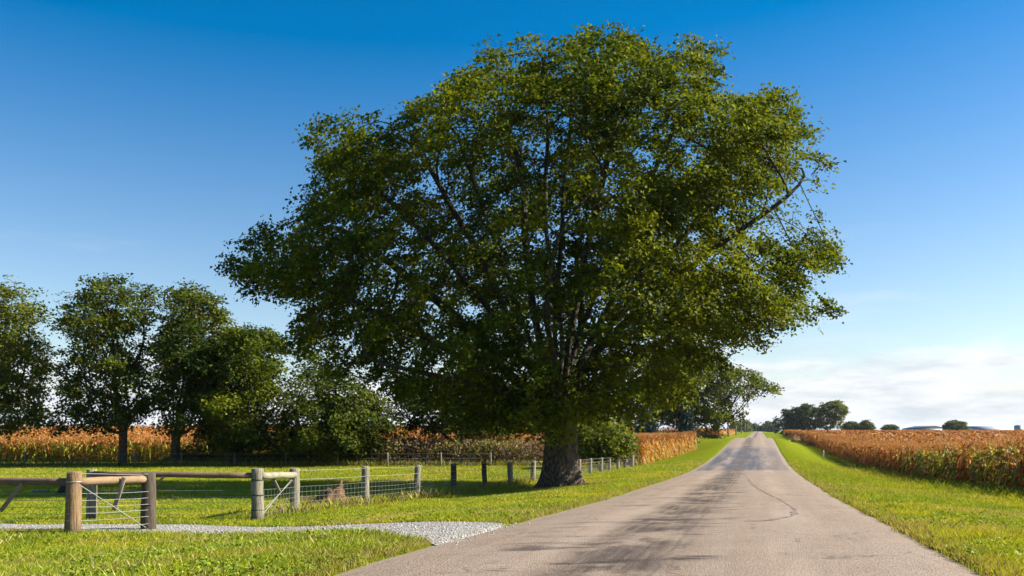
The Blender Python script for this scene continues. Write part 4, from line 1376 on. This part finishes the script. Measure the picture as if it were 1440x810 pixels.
# near side of the lane: two stout posts and a rail, running off to the left
pA0 = hit(102, 752)
fn = empty('wire_fence', tuple(pA0), 'short fence with tan round post on the near side of the gravel lane', 'fence', 'wire fences round the meadow')
A, HA, rA = post(102, 752, 663, 21, M_POST_TAN, fn, 0.03)
B, HB, rB = post(208, 745, 664.5, 20, M_POST_DARK, fn, 0.01, (0.44,))
L0 = at(-75, A[1] + 0.5)
mb = MB(); mb.tube([(0, 0, -0.3), (0, 0, 0.0), (0, 0, 1.16), (0, 0, 1.18)], [0.14, 0.14, 0.13, 0.11], 16, True, None, 0.05)
o = mb.build('post', M_POST_GREY, fn, True); o.location = L0 - A
up = lambda p, z: np.array([p[0], p[1], p[2] + z])
rail(up(L0, 1.0), up(A, HA - 0.20), 0.075, M_RAIL_DARK, fn)
dAB = unit((B - A)[None, :])[0]
rail(up(A, HA - 0.20) + np.array([0.06, -0.05, 0]), up(B, HB - 0.13) - dAB * (rB * 0.2) + np.array([0.02, -0.03, 0]), 0.08, M_RAIL_TAN, fn)
off = np.array([0.07, -0.09, 0])
mA, mB_ = up(A, HA - 0.20), up(B, HB - 0.13)
q = mA + (mB_ - mA) * 0.58
board(q + off + np.array([0.10, 0, 0.06]), q + off + np.array([-0.10, 0, -0.58]), 0.085, 0.03, M_BOARD, fn)
q = up(A, HA - 0.24) + (up(L0, 0.96) - up(A, HA - 0.24)) * 0.40
board(q + np.array([0.05, -0.06, 0.0]), q + np.array([-0.36, -0.06, -0.52]), 0.08, 0.03, M_RAIL_TAN, fn)
for f_ in (0.98, 0.66, 0.55, 0.44, 0.34, 0.23, 0.10, 0.01):
    d_ = np.array([0, -rA, 0])
    strand([up(L0, 1.18 * f_) + np.array([-3, 0.3, 0]), up(L0, 1.18 * f_) + np.array([0, -0.14, 0]), up(A, HA * f_) + d_, up(B, HB * f_ + (0.02 if f_ < .9 else 0)) + np.array([rB * 0.5, -rB, 0])], fn, 0.0042)
strand([up(A, HA * 0.80) + np.array([rA, -0.05, 0]), up(B, 0.06) + np.array([0.02, -rB, 0])], fn, 0.007, 'brace_wire', 0)
mt = MB(); mt.tube([up(A, HA * 0.83) + np.array([0.033, 0, 0]), up(A, HA * 0.845) + np.array([0.033, 0, 0])], [rA * 1.04] * 2, 18)
mt.build('wire_tie', M_WIRE, fn, True, fn.location)

# far side of the lane and along the road
pC0 = hit(129, 733)
fr = empty('wire_fence', tuple(pC0), 'long woven wire fence following the verge past the maple trunk', 'fence', 'wire fences round the meadow')
C_, HC, rC = post(129, 733, 660, 14, M_POST_GREY, fr)
D_, HD, rD = post(362, 733, 659, 17, M_POST_GREY, fr, 0.0, (0.22, 0.50, 0.79))
E_, HE, rE = post(414, 722, 659, 14, M_POST_GREY, fr)
rail(up(C_, HC - 0.10) + np.array([0, -0.05, 0]), up(D_, HD - 0.16) + np.array([0, -0.03, 0]), 0.068, M_RAIL_DARK, fr)
rail(up(D_, HD - 0.16) + np.array([0.1, -0.03, 0]), up(E_, HE - 0.16) + np.array([0.03, -0.12, 0]), 0.085, M_RAIL_PALE, fr)
q = up(C_, HC - 0.14) + (up(D_, HD - 0.20) - up(C_, HC - 0.14)) * 0.44
board(q + np.array([0.06, -0.08, 0.05]), q + np.array([-0.20, -0.08, -0.24]), 0.06, 0.03, M_RAIL_TAN, fr)
q = up(D_, HD - 0.2) + (up(E_, HE - 0.2) - up(D_, HD - 0.2)) * 0.42
board(q + np.array([-0.02, -0.10, 0.02]), q + np.array([0.16, -0.10, -0.36]), 0.07, 0.03, M_BOARD, fr)
strand([up(D_, 0.18) + np.array([rD, -0.02, 0]), up(E_, HE - 0.24) + np.array([0.0, -rE - 0.03, 0])], fr, 0.010, 'brace_wire', 0)
strand([up(D_, 0.26) + np.array([rD, -0.02, 0]), up(E_, HE - 0.3) + np.array([0.0, -rE - 0.03, 0])], fr, 0.006, 'brace_wire', 0)
posts = [(C_, HC), (D_, HD), (E_, HE)]
rest = [(514, 711, 656, 11, M_POST_GREY), (585, 702, 654, 9, M_POST_GREY), (638, 693.5, 652.5, 8.5, M_POST_DARK), (682, 688.5, 650, 7, M_POST_DARK), (718, 682, 649.5, 8, M_POST_GREY), (749, 679, 648, 7.5, M_POST_GREY),
        (783, 674, 647, 6, M_POST_GREY), (815, 669, 646, 5, M_POST_GREY), (830, 666.5, 644.5, 5, M_POST_GREY), (845, 664.5, 643.5, 5, M_POST_GREY), (857, 662, 643, 4.5, M_POST_GREY), (869, 660.5, 642, 4.5, M_POST_GREY), (879, 659, 641.5, 4, M_POST_DARK), (889, 657.5, 641, 5, M_POST_GREY)]
for r_ in rest:
    b_, H_, rad = post(r_[0], r_[1], r_[2], r_[3], r_[4], fr, rng.normal(0.015, 0.03))
    posts.append((b_, H_))
# taller iron stake on the leaning dark post
b_ = posts[6][0]
mb = MB(); mb.tube([up(b_, 0.9) + np.array([0, -0.05, 0]), up(b_, posts[6][1] + 0.26) + np.array([0, -0.05, 0])], [0.03, 0.03], 6)
mb.build('stake', M_POST_DARK, fr, True, fr.location)
# woven wire: seven line wires with upright stays
mb = MB()
pp = posts
for k_ in range(len(pp) - 1):
    a, ha = pp[k_]; b_, hb = pp[k_ + 1]
    o_ = np.array([0.0, -0.12, 0]) if k_ == 0 else np.array([0.10, -0.05, 0])
    for f_ in (0.05, 0.15, 0.26, 0.37, 0.48, 0.60):
        mb.tube([up(a, ha * f_) + o_, up((a + b_) / 2, (ha + hb) / 2 * f_ - 0.012) + o_, up(b_, hb * f_) + o_], 0.0028, 4, False)
    ln = np.linalg.norm(b_ - a)
    m_ = max(2, int(ln / (0.35 if k_ == 0 else 0.22)))
    for q in range(1, m_):
        t_ = q / m_
        p = a + (b_ - a) * t_ + o_
        p[2] = a[2] + (b_[2] - a[2]) * t_
        hh = ha + (hb - ha) * t_
        mb.tube([up(p, hh * 0.05), up(p, hh * 0.60)], 0.003, 3, False)
mb.build('wire_mesh', M_WIRE, fr, False, fr.location)
for f_ in (0.76, 0.965):
    strand([up(a, h_ * f_) + np.array([0.10, -0.05, 0]) for a, h_ in pp[2:]], fr, 0.006, 'wire', 0.02)

# thin fence at the back of the meadow
bk0 = at(30, 69)
fb = empty('wire_fence', tuple(bk0), 'thin fence of slim dark posts along the back of the meadow', 'fence', 'wire fences round the meadow')
bp = []
for px in (-40, 35, 120, 190, 255, 330, 402, 475, 545, 620, 690):
    b_ = at(px, 69.3)
    H_ = 1.15
    mb = MB(); mb.tube([(0, 0, -0.2), (0, 0, H_ * 0.5), (0, 0, H_ - 0.02), (0, 0, H_)], [0.07, 0.065, 0.06, 0.04], 8)
    o = mb.build('post', M_POST_GREY, fb, True); o.location = b_ - bk0
    bp.append((b_, H_))
for f_ in (0.3, 0.6, 0.92):
    strand([up(a, h_ * f_) + np.array([0, -0.06, 0]) for a, h_ in bp], fb, 0.006, 'wire', 0.03)

# ------------------------------------------------------------------ stumps and log
def stump(label, px, py, W_, H_, seed, mat_, tall_right=True):
    b_ = hit(px, py)
    r2 = np.random.default_rng(seed)
    ns, nz = 40, 14
    ang = np.arange(ns) * 2 * math.pi / ns
    ridge = 0.16 * np.abs(np.sin(ang * 3.5 + r2.uniform(0, 3))) + 0.10 * np.sin(ang * 9 + 1) + 0.05 * r2.normal(0, 1, ns)
    rn_ = r2.normal(0, 1, ns); rn_ = np.clip((rn_ + np.roll(rn_, 1) + np.roll(rn_, -1)) / 3, -0.7, 0.6)
    topz = H_ * (0.60 + 0.26 * np.cos(ang - (0.2 if tall_right else 2.6)) + 0.08 * np.sin(3 * ang + 1) + 0.12 * rn_)
    V = []
    for q in np.linspace(0, 1, nz):
        rad = W_ / 2 * (0.62 + 0.62 * (1 - q) ** 2.2) * (1 + ridge * (1.2 - 0.6 * q)) * (1 + 0.04 * r2.normal(0, 1, ns))
        V.append(np.column_stack([rad * np.cos(ang) + 0.10 * q * W_, rad * np.sin(ang), -0.08 + (np.maximum(topz, H_ * 0.2) + 0.08) * q]))
    for q in (0.7, 0.35, 0.0):
        rad = W_ / 2 * 0.62 * q * (1 + ridge * 0.5)
        V.append(np.column_stack([rad * np.cos(ang) + 0.10 * W_, rad * np.sin(ang), H_ * 0.42 + (np.maximum(topz, H_ * .2) - H_ * 0.42) * q * (0.8 + 0.3 * r2.random(ns))]))
    V = np.array(V); nr_ = len(V)
    i = np.arange(nr_ - 1)[:, None] * ns; j = np.arange(ns)[None, :]
    mb = MB(); mb.add(V.reshape(-1, 3) + b_, np.stack([i + j, i + (j + 1) % ns, i + ns + (j + 1) % ns, i + ns + j], -1).reshape(-1, 4))
    o = mb.build('tree_stump', mat_, None, False, b_)
    return tag(o, label, 'stump', 'stumps in the meadow')
stump('ragged split reddish stump behind the wire fence beside the grey corner post', 458, 709, 1.25, 0.80, 3, M_STUMP)
stump('small dark stump half hidden behind the tan round post', 90, 697, 0.55, 0.5, 9, M_BARK2, False)
b_ = hit(57, 694)
mb = MB(); mb.tube([b_ + np.array([-0.32, 0, 0.09]), b_ + np.array([0.0, 0.03, 0.11]), b_ + np.array([0.30, 0.1, 0.09])], [0.06, 0.075, 0.06], 10, True, None, 0.15)
tag(mb.build('log', M_RAIL_PALE, None, True, b_), 'pale short log lying in the meadow shade left of the tan post', 'log')

# ------------------------------------------------------------------ far things along the road
M_POLE = mat_plain('grey utility pole', (0.24, 0.20, 0.16), 0.9)
GP = 'utility poles left of the road'
names = ['nearest', 'second', 'third', 'fourth', 'fifth', 'farthest']
for nm, px in zip(names, (1024, 1035, 1042.5, 1048, 1051.5, 1055)):
    Yp = (-9 - 1.05) / ((px - CX) / F - SL)
    b_ = at(px, Yp)
    root = empty('utility_pole', tuple(b_), f'grey wooden utility pole, {nm} of the row left of the road', 'pole', GP)
    H_ = 7.5
    mb = MB(); mb.tube([(0, 0, -0.3), (0, 0, H_ * 0.5), (0, 0, H_)], [0.20 + 0.0002 * Yp, 0.18 + 0.0002 * Yp, 0.14 + 0.0002 * Yp], 8)
    mb.build('shaft', M_POLE, root, True)
    mb = MB(); mb.box((0, -0.2, H_ - 0.6), (1.9, 0.12, 0.14)); mb.build('crossarm', M_POLE, root)
M_MBOX = mat_plain('dark mailbox metal', (0.03, 0.03, 0.035), 0.4)
b_ = at(1107, 160)
root = empty('mailbox', tuple(b_), 'dark mailbox on a post at the right edge of the road', 'mailbox')
mb = MB(); mb.box((0, 0, 0.5), (0.12, 0.12, 1.1)); mb.build('post', M_POST_DARK, root)
mb = MB()
prof = [(-0.17, 0)] + [(-0.17 * math.cos(a_), 0.2 + 0.17 * math.sin(a_)) for a_ in np.linspace(0, math.pi, 9)] + [(0.17, 0)]
n_ = len(prof)
V = [(x, -0.32, 1.05 + z) for x, z in prof] + [(x, 0.32, 1.05 + z) for x, z in prof]
mb.add(V, [[i_, (i_ + 1) % n_, n_ + (i_ + 1) % n_, n_ + i_] for i_ in range(n_)])
mb.add(V, [list(range(n_))]); mb.add(V, [list(range(2 * n_ - 1, n_ - 1, -1))])
o = mb.build('box', M_MBOX, root); o.rotation_euler.z = R(73)
b_ = hit(1158, 647)
mb = MB(); mb.tube([(0, 0, -0.2), (0, 0, 0.9), (0, 0, 1.05), (0, 0, 1.1)], [0.06, 0.06, 0.06, 0.03], 10)
o = mb.build('marker_post', mat_plain('white marker', (0.55, 0.55, 0.55), 0.5), None, True); o.location = b_
tag(o, 'slim white marker post at the foot of the right corn edge', 'post')
b_ = at(1119, 168)
mb = MB()
leaves(mb, rng.normal(0, 1, (260, 3)) * np.array([0.5, 0.5, 0.35]) + np.array([0, 0, 0.7]), 0.3, [(0.25, 0.17, 0.09), (0.42, 0.32, 0.2)], 0.3)
mb.tube([(0, 0, -0.1), (0, 0, 0.7)], [0.05, 0.03], 5, False, (0.2, 0.15, 0.1))
o = mb.build('bush', M_CORN); o.location = b_
tag(o, 'small dry tan bush beside the mailbox', 'bush')

# red flowering bush by the lawn
b_ = at(1004, 146)
root = empty('flower_bush', tuple(b_), 'low dark bush with red flowers under the second maple', 'bush')
mb = MB(); pts = rng.normal(0, 1, (500, 3)) * np.array([0.75, 0.6, 0.28]) + np.array([0, 0, 0.5]); pts[:, 2] = np.maximum(pts[:, 2], 0.04)
leaves(mb, pts, 0.28, PAL_DARK, 0.3); mb.build('leaves', M_LEAF, root)
M_RED = mat_plain('red petals', (0.55, 0.025, 0.02), 0.6)
for q in range(14):
    mb = MB(); mb.tube([(0, 0, 0), (0, 0, 0.05), (0, 0, 0.12), (0, 0, 0.16)], [0.03, 0.12, 0.13, 0.05], 9, True, None, 0.35)
    o = mb.build('flower', M_RED, root, True)
    o.location = (rng.normal(0, 0.7), rng.normal(-0.3, 0.35), rng.uniform(0.62, 1.1))

# farm buildings beyond the right-hand corn
M_ROOF1 = mat_plain('dull grey metal roof', (0.13, 0.125, 0.15), 0.6)
M_ROOF2 = mat_plain('pale metal roof', (0.34, 0.34, 0.40), 0.6)
M_WALLB = mat_plain('white barn siding', (0.6, 0.6, 0.58), 0.7)
M_SILO = mat_plain('blue grey silo', (0.26, 0.32, 0.38), 0.4)
def barn(label, x0, x1, yr, Y, L_, roofm, gable_front):
    b_ = at((x0 + x1) / 2, Y)
    W_ = (x1 - x0) / F * Y
    zr = EYE - (yr - HY) / F * Y - b_[2]
    root = empty('barn', tuple(b_), label, 'barn', 'farm buildings on the horizon')
    ze = zr - (1.9 if gable_front else 2.2)
    dx, dy = (W_ / 2, L_ / 2)
    mb = MB(); mb.box((0, 0, ze / 2), (2 * dx - 0.5, 2 * dy - 0.5, ze))
    if gable_front:
        for y_ in (-dy + 0.25, dy - 0.25):
            mb.add([(-dx + 0.25, y_, ze), (dx - 0.25, y_, ze), (0, y_, zr - 0.15)], [[0, 1, 2]])
    else:
        for x_ in (-dx + 0.25, dx - 0.25):
            mb.add([(x_, -dy + 0.25, ze), (x_, dy - 0.25, ze), (x_, 0, zr - 0.15)], [[0, 1, 2]])
    mb.build('wall', M_WALLB, root)
    mb = MB()
    th = 0.22
    if gable_front:
        V = [(-dx, -dy, ze), (0, -dy, zr), (dx, -dy, ze), (-dx, dy, ze), (0, dy, zr), (dx, dy, ze)]
    else:
        V = [(-dx, -dy, ze), (-dx, 0, zr), (-dx, dy, ze), (dx, -dy, ze), (dx, 0, zr), (dx, dy, ze)]
    V2 = [(x, y, z - th) for x, y, z in V]
    mb.add(V + V2, [[0, 1, 4, 3], [1, 2, 5, 4], [6, 9, 10, 7], [7, 10, 11, 8], [0, 6, 7, 1], [1, 7, 8, 2], [3, 4, 10, 9], [4, 5, 11, 10], [0, 3, 9, 6], [2, 8, 11, 5]])
    mb.build('roof', roofm, root)
barn('low barn with dull grey gable roof on the horizon', 1281, 1322, 598.8, 540, 26, M_ROOF1, True)
barn('long farm building with pale metal roof at the right edge of the horizon', 1362, 1424, 599.4, 560, 14, M_ROOF2, False)
b_ = at(1432, 540)
root = empty('silo', tuple(b_), 'squat blue grey silo at the end of the long farm building', 'silo', 'farm buildings on the horizon')
mb = MB(); mb.tube([(0, 0, 0), (0, 0, 4.6)], [2.4, 2.4], 24, True); mb.build('wall', M_SILO, root, False)
mb = MB(); mb.tube([(0, 0, 4.62), (0, 0, 5.1), (0, 0, 5.45)], [2.5, 1.6, 0.3], 24, True); mb.build('roof', M_SILO, root, False)

# ------------------------------------------------------------------ stones and litter at the maple's foot
mb = MB()
for q in range(16):
    a_ = rng.uniform(-2.4, 0.6); rr_ = rng.uniform(1.15, 1.75)
    p = np.array([tb[0] + math.cos(a_) * rr_, tb[1] + math.sin(a_) * rr_, 0]); p[2] = gz(p[0], p[1])
    s_ = rng.uniform(0.04, 0.11)
    V = unit(rng.normal(0, 1, (26, 3))) * s_ * np.array([1.5, 1.1, 0.7])
leavesN = 2200
a_ = rng.uniform(0, 6.28, leavesN); rr_ = np.abs(rng.normal(1.2, 0.55, leavesN))
cen = np.column_stack([tb[0] + np.cos(a_) * rr_, tb[1] + np.sin(a_) * rr_, np.zeros(leavesN)])
cen[:, 2] = ground(cen[:, 0], cen[:, 1]) + 0.05
leaves(mb, cen, 0.10, [(0.16, 0.09, 0.04), (0.34, 0.22, 0.11)], 0.9)
stuff(mb.build('leaf_litter', M_CORN), 'brown fallen leaves round the foot of the maple', 'leaves')

# ------------------------------------------------------------------ haze
hz, nt, b = new_mat('summer haze')
nt.nodes.clear()
t = NT(nt)
vo = t.n('ShaderNodeVolumePrincipled')
vo.inputs['Color'].default_value = (0.72, 0.84, 1.0, 1)
vo.inputs['Density'].default_value = 0.00005
vo.inputs['Anisotropy'].default_value = 0.2
ou = t.n('ShaderNodeOutputMaterial')
t.l(vo.outputs[0], ou.inputs['Volume'])
mb = MB(); mb.box((0, 1500, 12.0), (14000, 9000, 36.0))
stuff(mb.build('haze', hz), 'thin pale blue haze over the fields', 'haze')
